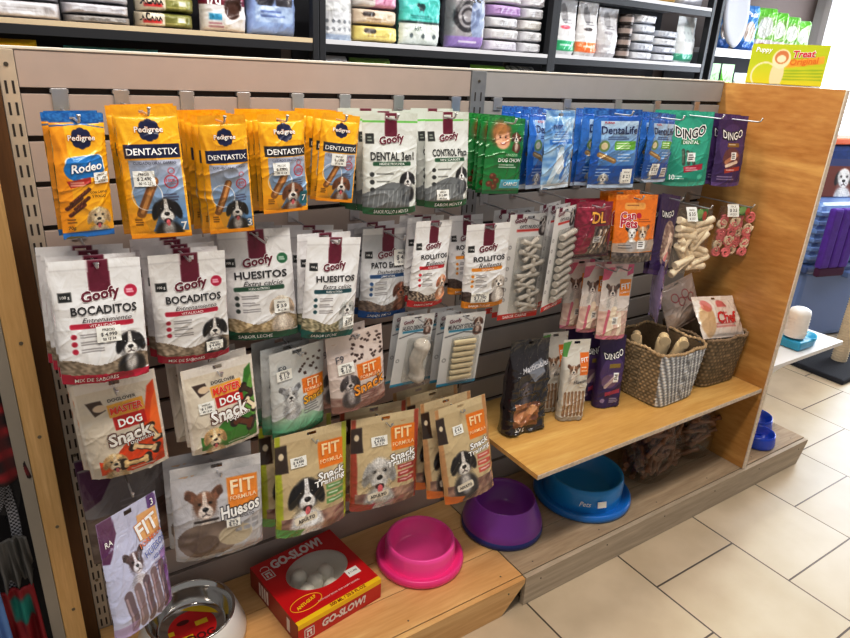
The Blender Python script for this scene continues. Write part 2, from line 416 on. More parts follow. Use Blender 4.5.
def sticker_mesh(name, w, h, lines, surf, W, H, cx, cy, bg=(244, 244, 240), fg=(84, 84, 90)):
    """small paper price sticker following the surface of the pouch"""
    n = 8; X, Y = np.meshgrid(np.linspace(-.5, .5, n + 1), np.linspace(-.5, .5, n + 1)); X = X.ravel(); Y = Y.ravel()
    def put(xx, yy, o):
        u = np.clip((cx * W + xx) / (W / 2) - 1, -1, 1); v = np.clip((cy * H + yy) / H, 0, 1); p = surf(u, v); p[:, 1] -= o; return p
    idx = np.arange((n + 1) ** 2).reshape(n + 1, n + 1)
    Q = np.stack([idx[:-1, :-1], idx[1:, :-1], idx[1:, 1:], idx[:-1, 1:]], -1).reshape(-1, 4).tolist()
    Vs = [put(X * w, Y * h, .0030)]; Cs = [np.tile(np.asarray(bg) / 255., (len(X), 1))]; off = len(X)
    for t, dy, tw in lines:
        V0, F0 = text_geo(t, .01, 0); mn, mx = V0.min(0), V0.max(0); q = (V0 - (mn + mx) / 2) * (tw * w / (mx[0] - mn[0]))
        Vs.append(put(q[:, 0], dy * h - q[:, 1], .0036)); Cs.append(np.tile(np.asarray(fg) / 255., (len(q), 1)))
        Q += [[i + off for i in f] for f in F0]; off += len(q)
    return mesh_col(name, np.concatenate(Vs), Q, np.concatenate(Cs), [False] * len(Q), M_paper)
PLACE = {
 'rodeo': (0.073, -0.25, 1.598, 0.098, 0.241, 0.023, 0.02, 0.205),
 'denta_big': (0.197, -0.25, 1.612, 0.119, 0.264, -0.084, -0.041, -0.288),
 'denta_3': (0.342, -0.27, 1.597, 0.098, 0.258, 0.076, -0.046, -0.178),
 'denta_7': (0.481, -0.25, 1.598, 0.109, 0.222, -0.003, -0.026, -0.003),
 'denta_s': (0.625, -0.26, 1.598, 0.091, 0.205, -0.007, 0.088, -0.227),
 'dental3': (0.763, -0.25, 1.601, 0.144, 0.244, -0.058, -0.0, -0.189),
 'control': (0.934, -0.25, 1.604, 0.132, 0.241, -0.07, -0.009, -0.068),
 'dogchow': (1.137, -0.25, 1.59, 0.129, 0.209, -0.057, 0.05, -0.051),
 'dl_a': (1.3, -0.22, 1.611, 0.149, 0.227, -0.093, 0.04, 0.216),
 'dl_w': (1.299, -0.29, 1.613, 0.139, 0.219, -0.048, 0.016, 0.184),
 'dl_b': (1.609, -0.112, 1.603, 0.159, 0.247, -0.109, 0.057, 0.115),
 'dl_c': (1.607, -0.23, 1.612, 0.16, 0.246, -0.014, -0.034, -0.417),
 'dl_d': (1.862, -0.205, 1.598, 0.15, 0.23, -0.051, 0.045, 0.082),
 'dingo_t': (2.081, -0.161, 1.602, 0.176, 0.261, -0.068, -0.028, -0.407),
 'dingo_p': (2.322, -0.176, 1.59, 0.155, 0.26, -0.101, 0.022, -0.135),
 'boc1': (0.069, -0.26, 1.313, 0.17, 0.257, -0.103, 0.047, -0.003),
 'boc2': (0.251, -0.26, 1.306, 0.162, 0.259, 0.059, 0.005, -0.089),
 'hues1': (0.423, -0.2, 1.329, 0.17, 0.273, -0.048, -0.048, -0.319),
 'hues2': (0.604, -0.27, 1.309, 0.147, 0.256, -0.02, 0.102, 0.018),
 'pato': (0.796, -0.2, 1.298, 0.154, 0.248, -0.009, 0.053, 0.0),
 'rollr': (0.907, -0.26, 1.323, 0.123, 0.245, 0.051, 0.042, 0.05),
 'rollb': (1.09, -0.16, 1.302, 0.129, 0.236, -0.096, 0.025, 0.028),
 'rollo': (1.098, -0.26, 1.298, 0.143, 0.256, 0.054, -0.023, -0.18),
 'card1': (1.277, -0.24, 1.308, 0.16, 0.343, 0.014, 0.028, -0.059),
 'card2': (1.404, -0.26, 1.325, 0.15, 0.337, 0.018, 0.027, 0.338),
 'maroon': (1.54, -0.25, 1.328, 0.15, 0.181, -0.085, 0.018, -0.111),
 'orange': (1.705, -0.28, 1.347, 0.158, 0.223, -0.108, 0.001, -0.313),
 'dingop2': (1.942, -0.24, 1.324, 0.129, 0.284, -0.101, 0.172, 0.093),
 'rawh': (2.108, -0.24, 1.286, 0.191, 0.271, -0.079, 0.059, -0.063),
 'pink': (2.385, -0.24, 1.27, 0.179, 0.225, 0.022, -0.004, -0.314),
 'mast_o': (0.072, -0.25, 1.038, 0.173, 0.261, 0.096, -0.052, -0.036),
 'mast_g': (0.3, -0.25, 1.025, 0.176, 0.227, -0.038, -0.029, 0.078),
 'fitg': (0.505, -0.25, 1.023, 0.157, 0.263, 0.093, -0.047, 0.098),
 'fito': (0.664, -0.26, 1.042, 0.17, 0.233, 0.03, -0.095, -0.002),
 'bl1': (0.876, -0.25, 1.05, 0.122, 0.231, 0.091, 0.075, 0.063),
 'bl2': (1.049, -0.25, 1.025, 0.142, 0.25, 0.079, 0.031, -0.087),
 'fitp': (1.724, -0.24, 1.093, 0.123, 0.272, -0.099, 0.042, -0.278),
 'fitp2': (1.661, -0.2, 1.097, 0.117, 0.255, -0.052, 0.048, -0.14),
 'fitpur': (0.054, -0.3, 0.74, 0.171, 1.204, 0.552, -0.209, 0.217),
 'fith': (0.28, -0.25, 0.75, 0.225, 0.265, -0.08, 0.037, -0.088),
 'fitl': (0.542, -0.25, 0.769, 0.221, 0.3, -0.117, 0.074, 0.069),
 'fitr': (0.778, -0.25, 0.751, 0.225, 0.291, -0.107, 0.056, -0.056),
 'fitb': (1.012, -0.3, 0.755, 0.188, 0.322, -0.172, -0.086, -0.032),
}
PLACE['fitpur'] = (.057, -.30, .728, .185, .28, -.219, .18, .66)
# ------------------------------------------------------------------ printed artwork of the packets
NAVY = (24, 32, 78); MAR = (112, 22, 50); BLK = (26, 26, 30); WHT = (250, 250, 250); YEL = (252, 188, 36)

def rosette(A, x, y, r):
    for k in range(8): A.ell(x + .62 * r * math.cos(k * .785), y + .62 * r * math.sin(k * .785) / A.a, r * .46, r * .46, NAVY)
    A.ell(x, y, r * .8, r * .8, NAVY)
    A.text('Pedigree', x, y, r * 2.7, WHT, .03, 0, out=(236, 150, 20), outw=.03)

def art_rodeo(A):
    A.base(YEL); A.where(A.x < .22, (240, 150, 22), .6)
    A.where(A.y < .075, (38, 116, 190)); A.mottle((A.y < .075), (28, 96, 170), (60, 140, 205), 60)
    A.line(.0, .095, .9, .07, .03, (30, 90, 160)); A.line(.45, .075, .98, .11, .02, (40, 110, 180))
    rosette(A, .52, .19, .19)
    A.rect(.15, .32, .9, .50, WHT, .12, rot=-5); A.rect(.17, .325, .88, .495, (28, 128, 200), .11, rot=-5); A.ell(.3, .43, .18, .2, (28, 128, 200))
    A.text('Rodeo', .53, .41, .62, WHT, .05, .2, 6, out=(16, 80, 150), outw=.05)
    A.poly([(.14, .52), (.6, .49), (.58, .545), (.2, .575)], (176, 44, 34)); A.fine(.2, .525, .55, 2, .02, (240, 200, 180))
    A.text('CON CARNE', .72, .615, .34, BLK, .02); A.text('Y POLLO', .72, .65, .28, BLK, .02)
    for i, (x, y) in enumerate([(.22, .70), (.30, .655), (.36, .70), (.27, .755), (.38, .63)]):
        A.line(x - .11, y + .045, x + .16, y - .04, .075, (96, 40, 22)); A.line(x - .09, y + .03, x + .13, y - .04, .018, (156, 86, 56))
        for q in range(4): A.line(x - .10 + .065 * q, y + .055 - .021 * q, x - .05 + .065 * q, y + .010 - .021 * q, .014, (66, 26, 16))
    A.dog(.70, .82, .23, (226, 206, 172), (240, 228, 206), (206, 176, 132), True, (230, 210, 178))
    A.fine(.1, .83, .3, 2, .025, (120, 70, 10)); A.text('70g', .17, .91, .14, BLK)
    A.where(A.y > .945, (40, 120, 196))

def art_denta(A, num, dogc, accent=NAVY, title_y=.33):
    A.base((252, 188, 36)); A.where(A.y < .06, (246, 176, 28), .8)
    m = (A.y > title_y + .06) & (A.y < .95) & (A.x > .12 + .9 * np.clip(A.y - .62, 0, 1) ** 1.3) & (A.x < .97)
    A.grad(m, (186, 190, 206), (92, 142, 190), title_y + .05, .95)
    m2 = (A.y > .80) & (A.x < .52 - (A.y - .8)); A.where(m2, (246, 176, 30), .9)
    rosette(A, .52, .175, .17)
    A.rect(.08, title_y - .055, .97, title_y + .05, accent)
    A.text('DENTASTIX', .53, title_y, .82, WHT, .03)
    A.text('CUIDADO ORAL DIARIO', .55, title_y + .085, .7, (60, 60, 90), .005)
    A.line(.22, .80, .5, .55, .15, (150, 96, 44)); A.line(.24, .79, .52, .545, .06, (206, 150, 84)); A.line(.18, .78, .46, .53, .02, (120, 70, 30))
    A.ring(.36, .66, .25, .014, (244, 240, 236))
    A.ring(.78, .56, .105, .02, (190, 40, 50)); A.ring(.8, .48, .05, .012, (190, 40, 50)); A.text('100%', .78, .55, .15, (190, 40, 50), .02); A.text('ACCION', .78, .575, .15, (190, 40, 50), .02)
    A.fine(.62, .65, .92, 3, .022, (70, 70, 100))
    A.dog(.64, .78, .24, *dogc)
    A.fine(.1, .84, .26, 3, .02, (120, 70, 10))
    if num: A.text(num, .9, .91, .1, WHT, .03)
    A.where(A.y > .965, (238, 158, 20))
BW = ((34, 30, 32), (242, 240, 238), (24, 22, 24)); BRW = ((142, 88, 58), (246, 240, 236), (120, 66, 40))
def art_d_big(A): art_denta(A, '7', BW)
def art_d_3(A): art_denta(A, '3', BW)
def art_d_7(A):
    art_denta(A, '', BRW, (40, 40, 52), .36); A.rect(.8, .78, .98, .92, (20, 120, 140)); A.text('7', .89, .85, .09, WHT, .03)
def art_d_s(A): art_denta(A, '', BRW, (36, 44, 66), .37)

def goofy(A, title, sub, band, badge, bot, bottxt, win=True, dogc=BW, base=(232, 232, 234), title2=None, wincol=((150, 130, 112), (92, 70, 54)), left=False):
    A.base(base); A.where(A.y < .075, (244, 244, 246), .7); A.rect(0, .075, 1, .08, (200, 200, 204))
    A.rect(.40, 0, .64, .26, MAR)
    A.text('Goofy', .52, .29, .44, MAR, .055, .12, 9, 0, out=WHT, outw=.05)
    A.rect(.06, .25, .20, .325, (34, 36, 36)); A.text('100 g', .13, .288, .1, WHT, .01)
    if badge: A.ell(.86, .27, .075, .075, badge); A.fine(.81, .255, .91, 2, .018, WHT)
    A.text(title, .54, .402, .74, (38, 36, 40), .03, mh=.105)
    A.text(sub, .56, .478, .56, (70, 66, 70), .0, .35, hs=.85)
    A.rect(.14, .505, .86, .545, band, .02); A.text(title2 or 'VITALIDAD', .5, .525, .3, WHT, .01, mh=.035)
    for i in range(3):
        y = .605 + i * .06; A.ell(.17, y, .032, .032, band if band != (40, 84, 60) else (50, 60, 56)); A.fine(.24, y - .016, .5, 2, .02, (110, 106, 110), .009, i)
    if win:
        m = (A.y > .80 + .10 * (A.x - .5) ** 2 * 2 - .05 * np.cos(A.x * 7)) & (A.y < .93)
        A.mottle(m, wincol[0], wincol[1], 55, 4)
    A.dog(.80, .70, .17, *dogc, tongue=False)
    m = A.y > .925 + .03 * (A.x - .4); A.where(m, bot)
    A.text(bottxt, .38, .965, .5, WHT, .015, rot=0, mh=.05)

def art_boc(A): goofy(A, 'BOCADITOS', 'Entrenamiento', (184, 26, 60), (184, 26, 70), (184, 26, 60), 'MIX DE SABORES', wincol=((176, 160, 140), (120, 104, 84)))
def art_hue(A): goofy(A, 'HUESITOS', 'Extra calcio', (40, 84, 60), (40, 112, 72), (34, 92, 66), 'SABOR LECHE', dogc=((226, 212, 196), (240, 232, 222), (206, 186, 164)), title2='HUESO NUTRITIVO', wincol=((214, 196, 160), (150, 128, 90)))
def art_hue2(A): goofy(A, 'HUESITOS', 'Extra calcio', (24, 76, 84), None, (22, 92, 82), 'SABOR LECHE', dogc=((200, 204, 204), (236, 236, 236), (190, 190, 190)), title2='HUESO NUTRITIVO', wincol=((206, 196, 166), (110, 104, 76)))
def art_pato(A): goofy(A, 'PATO Enteros', 'Deshidratado', (40, 78, 126), (210, 214, 216), (34, 84, 150), 'SABOR PATO', base=(206, 208, 212), dogc=((120, 70, 52), (176, 120, 96), (96, 54, 40)), title2='CARNE NATURAL', wincol=((84, 70, 64), (140, 120, 104)))
def art_rol(A): goofy(A, 'ROLLITOS', 'Rellenos', (200, 34, 48), None, (206, 34, 46), 'SABOR CARNE', dogc=((210, 150, 110), (240, 226, 214), (190, 120, 90)), title2='SNACK NATURAL', wincol=((206, 190, 172), (60, 44, 40)))
def art_rol2(A): goofy(A, 'ROLLITOS', 'Rellenos', (226, 150, 40), None, (226, 146, 30), 'SABOR POLLO', dogc=((214, 206, 200), (240, 236, 232), (190, 180, 170)), title2='SNACK NATURAL', wincol=((96, 78, 70), (60, 44, 40)))
def dental(A, t, sub, word):
    A.base((216, 219, 216)); A.where(A.y < .07, (208, 214, 206)); A.where((A.y > .07) & (A.y < .095), (120, 196, 96))
    A.rect(.40, 0, .62, .23, MAR); A.text('Goofy', .52, .265, .46, MAR, .055, .12, 9, out=WHT, outw=.05)
    A.rect(.05, .20, .2, .30, (46, 48, 46)); A.fine(.08, .23, .18, 2, .03, (190, 200, 190))
    A.text(t, .52, .42, .8, (44, 46, 46), .025, mh=.14)
    A.rect(.16, .475, .86, .515, (40, 92, 60), .02); A.text(sub, .5, .495, .46, WHT, .01, mh=.04)
    for i in range(3):
        y = .60 + i * .075; A.ell(.14, y, .04, .04, (50, 52, 52)); A.fine(.22, y - .012, .55, 1, .03, (90, 92, 90), .014, i)
    A.dog(.80, .65, .15, (44, 42, 46), (236, 236, 236), (30, 28, 30), False)
    m = (A.y > .80 - .12 * np.sin(np.clip(A.x * 3.0, 0, 3.14))) & (A.y < .93) & (A.x < .85); A.where(m, (96, 100, 104), .8); 
    for i in range(9): A.line(.06 + i * .085, .92, .10 + i * .085, .76, .012, (176, 180, 180), .8)
    A.where(A.y > .93, (40, 98, 58)); A.text(word, .5, .965, .66, WHT, .015, mh=.06)
def art_d3(A): dental(A, 'DENTAL 3en1', 'HIGIENE PROFUNDA', 'SABOR POLLO & MENTA')
def art_ctl(A): dental(A, 'CONTROL Placa', 'SIN CARIES', 'SABOR MENTA')

def art_dogchow(A):
    A.base((26, 128, 58)); A.mottle(A.y < .06, (20, 110, 48), (60, 160, 80), 50)
    A.ell(.34, .21, .27, .27, (150, 104, 56), 0, 1, .5); A.ell(.38, .27, .19, .22, (228, 180, 150), 0, 1, .2); A.ell(.36, .16, .22, .09, (176, 126, 70), -12, 1, .5); A.ell(.5, .3, .08, .14, (206, 146, 116), 0, .5, .9)
    for ex in (.31, .46): A.ell(ex, .255, .022, .018, (50, 34, 28), 0, 1, .4); A.ell(ex, .235, .035, .008, (120, 84, 50), 0, .8, .6)
    A.ell(.39, .29, .018, .02, (206, 140, 116), 0, .9, .8); A.ell(.385, .33, .07, .024, (176, 70, 70), 0, 1, .3); A.ell(.385, .327, .055, .013, (246, 244, 240), 0, 1, .3)
    A.dog(.75, .25, .13, (120, 70, 40), (240, 234, 226), (90, 50, 30), False)
    A.rect(.18, .45, .98, .66, (26, 116, 54)); A.poly([(.2, .5), (.6, .41), (.98, .5)], (36, 140, 66))
    A.text('DOG CHOW', .6, .545, .66, WHT, .03); A.text('ABRAZZOS', .62, .475, .36, (200, 226, 200), .01)
    A.fine(.3, .60, .9, 2, .03, WHT)
    for x, y in [(.2, .76), (.3, .82), (.15, .86), (.28, .9)]: A.ell(x, y, .08, .07, (110, 56, 34)); A.ell(x - .02, y - .01, .03, .025, (160, 96, 64))
    A.rect(.42, .80, 1, .92, (96, 190, 216)); A.text('CARNES', .7, .86, .4, WHT, .02)
    A.where(A.y > .95, (18, 96, 44))

def dentalife(A, small=False):
    A.base((28, 92, 176)); A.mottle(A.y < .08, (20, 72, 150), (70, 140, 210), 50)
    A.poly([(.0, .1), (.3, .1), (.12, .45), (0, .6)], (70, 140, 210), .6)
    m = (A.y > .14) & (A.y < .72) & (A.x > .14) & (A.x < .95); A.grad(m, (186, 206, 226), (66, 128, 196), .14, .74)
    A.text('PURINA', .32, .16, .2, (190, 30, 40), .02)
    A.text('DentaLife', .54, .25, .78, (22, 40, 96), .02); A.fine(.3, .33, .85, 2, .025, (40, 60, 110))
    A.rect(.46, .39, .93, .50, (112, 180, 60), .03); A.fine(.5, .41, .88, 3, .03, WHT)
    A.ell(.24, .45, .11, .11, (120, 150, 90)); A.ell(.24, .45, .07, .07, (224, 210, 176))
    A.line(.16, .56, .48, .64, .1, (150, 116, 70)); A.line(.16, .55, .48, .63, .03, (206, 176, 120))
    A.fine(.55, .55, .9, 3, .04, (226, 236, 246))
    A.rect(.0, .70, 1, .9, (26, 84, 164)); A.fine(.12, .74, .5, 3, .04, (200, 216, 240)); 
    A.dog(.3, .86, .11, (206, 206, 206), WHT, (150, 150, 156), False)
    A.rect(.66, .78, .92, .92, (236, 236, 240)); A.fine(.69, .80, .9, 3, .035, (60, 60, 70))
    A.where(A.y > .945, (190, 206, 226))
def art_dl(A): dentalife(A)
def art_dlw(A):
    A.base((150, 186, 220)); A.mottle(A.y > -1, (176, 206, 232), (96, 150, 206), 16, 5)
    A.text('mor', .34, .20, .3, (30, 70, 140), .02); A.fine(.2, .26, .85, 3, .03, (40, 90, 160)); A.rect(.1, .36, .9, .42, (50, 120, 196)); A.fine(.15, .375, .8, 1, .02, WHT)
    A.line(.25, .9, .5, .5, .16, (200, 220, 236)); A.line(.6, .85, .75, .55, .1, (60, 120, 190)); A.ell(.5, .68, .16, .2, (226, 236, 244))
    A.where(A.y > .93, (206, 220, 234))

def dingo(A, c, c2, kind):
    A.base(c); A.mottle(A.y < .07, c, c2, 60)
    A.ell(.5, .42, .42, .5, c2, 0, .5)
    A.text('DINGO', .5, .27, .68, BLK if kind == 't' else WHT, .03, 0, 4, -.09, out=WHT if kind == 't' else BLK, outw=.12, hs=1.25)
    if kind == 't':
        A.rect(.3, .38, .74, .44, (60, 140, 90), .02); A.text('DENTAL', .52, .41, .36, WHT, .02)
        for i in range(3): A.line(.36 + .1 * i, .52 + .02 * i, .40 + .12 * i, .70, .075, (76, 92, 82)); A.line(.35 + .1 * i, .53 + .02 * i, .38 + .12 * i, .68, .02, (130, 150, 132))
        A.rect(.46, .55, .66, .67, WHT); A.fine(.49, .575, .64, 3, .03, BLK)
        A.poly([(.4, .74), (.86, .70), (.86, .78), (.42, .82)], (186, 40, 70)); A.fine(.45, .75, .8, 2, .028, WHT)
        A.fine(.1, .86, .5, 2, .03, WHT); A.text('10', .16, .88, .12, WHT, .02); A.ell(.82, .88, .06, .05, c2)
    else:
        A.rect(.34, .39, .76, .45, (150, 110, 40), .02); A.fine(.38, .405, .72, 1, .02, WHT)
        A.ell(.52, .6, .3, .24, (124, 70, 60), 0, .8); A.line(.35, .66, .7, .56, .11, (196, 140, 110)); A.line(.35, .72, .72, .66, .08, (226, 206, 190))
        A.rect(.5, .52, .68, .63, WHT); A.fine(.53, .54, .66, 3, .028, BLK)
        A.poly([(.3, .76), (.86, .72), (.86, .78), (.32, .82)], (176, 60, 50)); A.fine(.36, .765, .8, 1, .028, WHT)
        A.fine(.12, .86, .8, 2, .035, (196, 180, 210))
    A.where(A.y > .95, c2)
def art_dgt(A): dingo(A, (40, 158, 134), (86, 192, 166), 't')
def art_dgp(A): dingo(A, (66, 40, 96), (104, 74, 136), 'p')

def art_maroon(A):
    A.base((126, 22, 44)); A.where(A.y < .08, (150, 34, 60)); A.mottle((A.x < .35), (116, 18, 42), (160, 40, 70), 30)
    A.text('DL', .55, .27, .4, (226, 170, 70), .05, .1, out=(70, 10, 20)); 
    m = (A.y > .42) & (A.x > .3 + .25 * (1 - A.y)); A.mottle(m, (44, 32, 30), (120, 96, 84), 40, 6)
    for i in range(6): A.line(.45 + .07 * i, .9 - .03 * i, .62 + .06 * i, .5, .05, [(206, 192, 176), (70, 46, 40), (150, 120, 96)][i % 3])
    A.rect(.42, .6, .66, .72, (210, 206, 204)); A.fine(.45, .62, .64, 3, .03, BLK)
    A.where(A.y > .93, (60, 12, 24))
def art_orange(A):
    A.base((226, 128, 26)); A.mottle(A.y < .08, (216, 116, 20), (240, 160, 60), 50)
    A.rect(.22, .12, .72, .22, (236, 176, 90), .05); A.fine(.28, .15, .66, 1, .02, (120, 60, 20))
    A.text('Can', .30, .31, .36, (186, 30, 60), .05, 0, 5, out=WHT, outw=.06); A.text('Pets', .32, .42, .4, (186, 30, 60), .05, 0, -4, out=WHT, outw=.06); A.ell(.56, .31, .06, .06, (186, 30, 60))
    A.fine(.55, .36, .9, 2, .03, (150, 70, 10))
    A.dog(.40, .57, .14, (236, 230, 224), WHT, (40, 36, 38), False, perk=True); A.dog(.66, .56, .15, (196, 160, 122), (236, 226, 214), (146, 110, 80), False, perk=True)
    A.poly([(0, .72), (1, .66), (1, .84), (0, .86)], (176, 172, 172), .85); A.fine(.1, .74, .5, 2, .035, (80, 80, 84))
    A.rect(.55, .68, .74, .80, WHT); A.fine(.58, .70, .72, 3, .03, BLK)
    A.where(A.y > .85, (66, 56, 54)); A.mottle(A.y > .86, (60, 50, 48), (130, 116, 106), 40, 3)
def art_dgp2(A):
    A.base((58, 36, 84)); A.text('DINGO', .44, .24, .62, WHT, .03, 0, 6, -.06, out=BLK, outw=.13, hs=1.2)
    m = (np.hypot((A.x - .62) / .36, (A.y - .62) / .30) < 1); A.mottle(m, (196, 176, 160), (126, 96, 90), 20, 8)
    A.line(.55, .78, .7, .5, .16, (236, 214, 200)); A.line(.5, .86, .66, .74, .12, (226, 150, 150)); A.line(.6, .62, .76, .56, .1, (226, 206, 190))
    A.where(A.y > .95, (90, 64, 116))

def master(A, c, c2, sub, bones):
    A.base((224, 216, 202)); A.where(A.y < .1, (232, 228, 224)); 
    m = (A.x > .12) & (A.x < .96); m2 = m & (A.y > .76 - .18 * np.clip(A.x - .35, 0, 1) * 2.4 + .04 * np.sin(A.x * 9)) & (A.y < .96); A.where(m2, c)
    A.poly([(.96, .10), (.87, .16), (.74, .55), (.60, .80), (.96, .80)], c); A.poly([(.97, .2), (.9, .3), (.8, .6), (.97, .75)], c2, .7)
    A.poly([(.12, .20), (.3, .2), (.34, .3), (.2, .34)], (70, 50, 42)); A.ell(.27, .27, .08, .05, (226, 206, 180))
    A.text('DOGLOVER', .55, .215, .34, BLK, .02, rot=0)
    A.rect(.36, .25, .80, .375, (240, 180, 60), .01, rot=-3); A.text('MASTER', .58, .312, .40, (236, 60, 30), .06, .1, 3, out=WHT, outw=.03, hs=1.25)
    A.rect(.40, .375, .80, .50, (196, 26, 26), .01, rot=-3); A.text('DOG', .60, .437, .30, WHT, .06, 0, 3, hs=1.1)
    A.text('Snack', .56, .575, .56, WHT, .06, .15, 8, out=(110, 60, 40), outw=.07, hs=1.15)
    A.text(sub, .68, .655, .38, WHT, .03, .1, 8, out=(110, 50, 30), outw=.05)
    A.dog(.32, .82, .155, (222, 190, 140), (240, 224, 196), (196, 156, 104), True, (222, 190, 140))
    for (x, y, l, w, r, cc) in bones: A.bone(x, y, l * 1.25, w * 1.5, r, (40, 24, 18)); A.bone(x, y, l, w, r, cc)
    A.fine(.5, .925, .95, 1, .02, WHT, .016)
    A.rect(0, 0, .035, 1, (232, 226, 216)); A.rect(.965, 0, 1, 1, (236, 230, 222))
def art_mo(A): master(A, (226, 74, 20), (250, 140, 50), 'Toqueton', [(.72, .75, .26, .055, 25, (240, 214, 170)), (.58, .87, .26, .06, 2, (236, 206, 150)), (.86, .62, .2, .05, 70, (244, 226, 190))])
def art_mg(A): master(A, (62, 130, 44), (130, 184, 80), 'Toqueton', [(.76, .74, .22, .075, 30, (104, 50, 30)), (.9, .56, .16, .055, 50, (240, 226, 200)), (.88, .40, .14, .05, 40, (70, 46, 34))])

def fit_logo(A, x, y, w, snack='Snack'):
    h = w * .62 / A.a
    A.rect(x - w / 2, y - h / 2, x + w / 2, y + h / 2, (232, 132, 26)); 
    A.text('FIT', x, y - h * .16, w * .56, (250, 226, 190), .03); A.text('FORMULA', x, y + h * .30, w * .84, (250, 226, 190), .02)
def art_fg(A):
    A.base((214, 218, 220)); m = A.y > .78 - .1 * np.sin(A.x * 4); A.grad(m, (196, 216, 200), (60, 160, 110), .72, .98)
    rs = random.Random(3)
    for i in range(16): A.rect(q := rs.uniform(.5, .95), y := rs.uniform(.08, .30), q + .045, y + .025, (70, 44, 38), 0, 1, rs.uniform(-40, 40))
    A.rect(.62, .36, .98, .58, (238, 160, 60)); fit_logo(A, .76, .44, .42); A.text('Snack', .76, .575, .46, (240, 190, 50), .05, .1, 8, out=(120, 60, 20), outw=.05)
    A.dog(.32, .50, .17, (176, 178, 182), (226, 228, 230), (140, 142, 148), False, (190, 192, 196), True); A.fine(.55, .65, .9, 4, .03, (110, 116, 120))
    A.text('F9', .22, .2, .14, (90, 96, 104), 0)
def art_fo(A):
    A.base((222, 210, 206)); A.where(A.y > .86, (150, 96, 86), .8); A.mottle((A.y > .78) & (A.y < .9), (186, 160, 150), (150, 110, 100), 30)
    rs = random.Random(5)
    for i in range(34): A.rect(q := rs.uniform(.40, .95), y := rs.uniform(.06, .36), q + .05, y + .026, (66, 40, 34), 0, 1, rs.uniform(-40, 40))
    fit_logo(A, .70, .52, .46); A.text('Snack', .66, .70, .6, (244, 170, 60), .05, .12, 10, out=(120, 56, 20), outw=.05)
    A.dog(.32, .62, .17, (92, 84, 88), (206, 200, 200), (70, 62, 66), False); A.text('F9', .2, .3, .14, (90, 90, 100), 0); A.fine(.5, .80, .9, 3, .03, (130, 80, 70))
def art_fith(A):
    A.base((198, 198, 204)); A.mottle(A.y < .12, (176, 178, 184), (222, 222, 226), 14, 2)
    A.rect(.60, .2, .95, .50, (234, 150, 50)); A.text('FIT', .775, .295, .28, (252, 232, 200), .03); A.text('FORMULA', .775, .40, .31, (252, 232, 200), .02)
    A.text('Huesos', .73, .515, .46, WHT, .06, .1, 6, out=(60, 58, 62), outw=.07, hs=1.3); A.text('ADULTO', .80, .60, .18, (70, 70, 76), .01)
    A.dog(.34, .42, .18, (140, 100, 76), (226, 216, 210), (120, 80, 60), False, (200, 194, 194), True); A.rect(.2, .555, .48, .58, (50, 40, 40), .01)
    m = (A.y > .60) & (np.hypot((A.x - .36) / .34, (A.y - .78) / .2) < 1); A.mottle(m, (150, 132, 120), (100, 82, 74), 18, 5)
    A.ell(.66, .78, .2, .13, (196, 184, 160)); A.ell(.30, .82, .17, .12, (110, 90, 80))
    for i in range(3):
        for j in range(2): A.rect(.66 + i * .1, .66 + j * .06, .74 + i * .1, .70 + j * .06, (160, 160, 166), .01)
    A.where(A.y > .955, (176, 176, 180))
def art_fpur(A):
    A.base((196, 200, 226)); A.poly([(0, 0), (.24, 0), (.27, .16), (.08, .36), (0, .34)], (96, 36, 92)); A.text('RA', .12, .2, .12, WHT, .02)
    A.rect(.82, 0, .98, .12, (96, 50, 130), .04); A.text('3', .9, .07, .05, WHT, .02)
    A.mottle((A.x > .8) & (A.y > .5), (140, 90, 160), (180, 150, 206), 20)
    A.rect(.62, .12, .96, .34, (238, 176, 90), .0, .8); A.text('FIT', .74, .24, .36, WHT, .04, 0, 10, out=(220, 160, 110), outw=.04); A.text('FORMULA', .76, .35, .42, (220, 120, 60), .02, 0, 10)
    A.text('HUESOS', .78, .43, .42, (120, 130, 190), .05, .1, 12, out=WHT, outw=.05); A.text('ADULTO', .80, .50, .24, (110, 120, 180), .01, 0, 12)
    A.dog(.42, .46, .15, (96, 70, 70), (232, 230, 240), (76, 52, 54), False, (206, 208, 230), True)
    A.fine(.7, .56, .95, 3, .03, (90, 100, 160))
    for i in range(5): A.line(.2 + i * .15, .68 - .02 * i, .25 + i * .14, .95, .12, [(112, 92, 104), (136, 116, 122), (104, 86, 98), (130, 110, 118), (112, 96, 110)][i]); A.line(.17 + i * .15, .70 - .02 * i, .22 + i * .14, .93, .03, (170, 150, 158))
    A.where((A.y > .90) & (A.x < .3), (180, 150, 196), .6)
def art_fpur2(A):
    A.base((128, 122, 124)); A.poly([(0, .02), (.5, .04), (.36, .16), (.2, .34), (0, .42)], (78, 42, 72)); A.mottle((A.y > .5), (120, 104, 96), (84, 66, 60), 20)
    A.ell(.9, .1, .07, .08, (84, 40, 84)); A.fine(.4, .4, .8, 4, .05, (160, 156, 160))
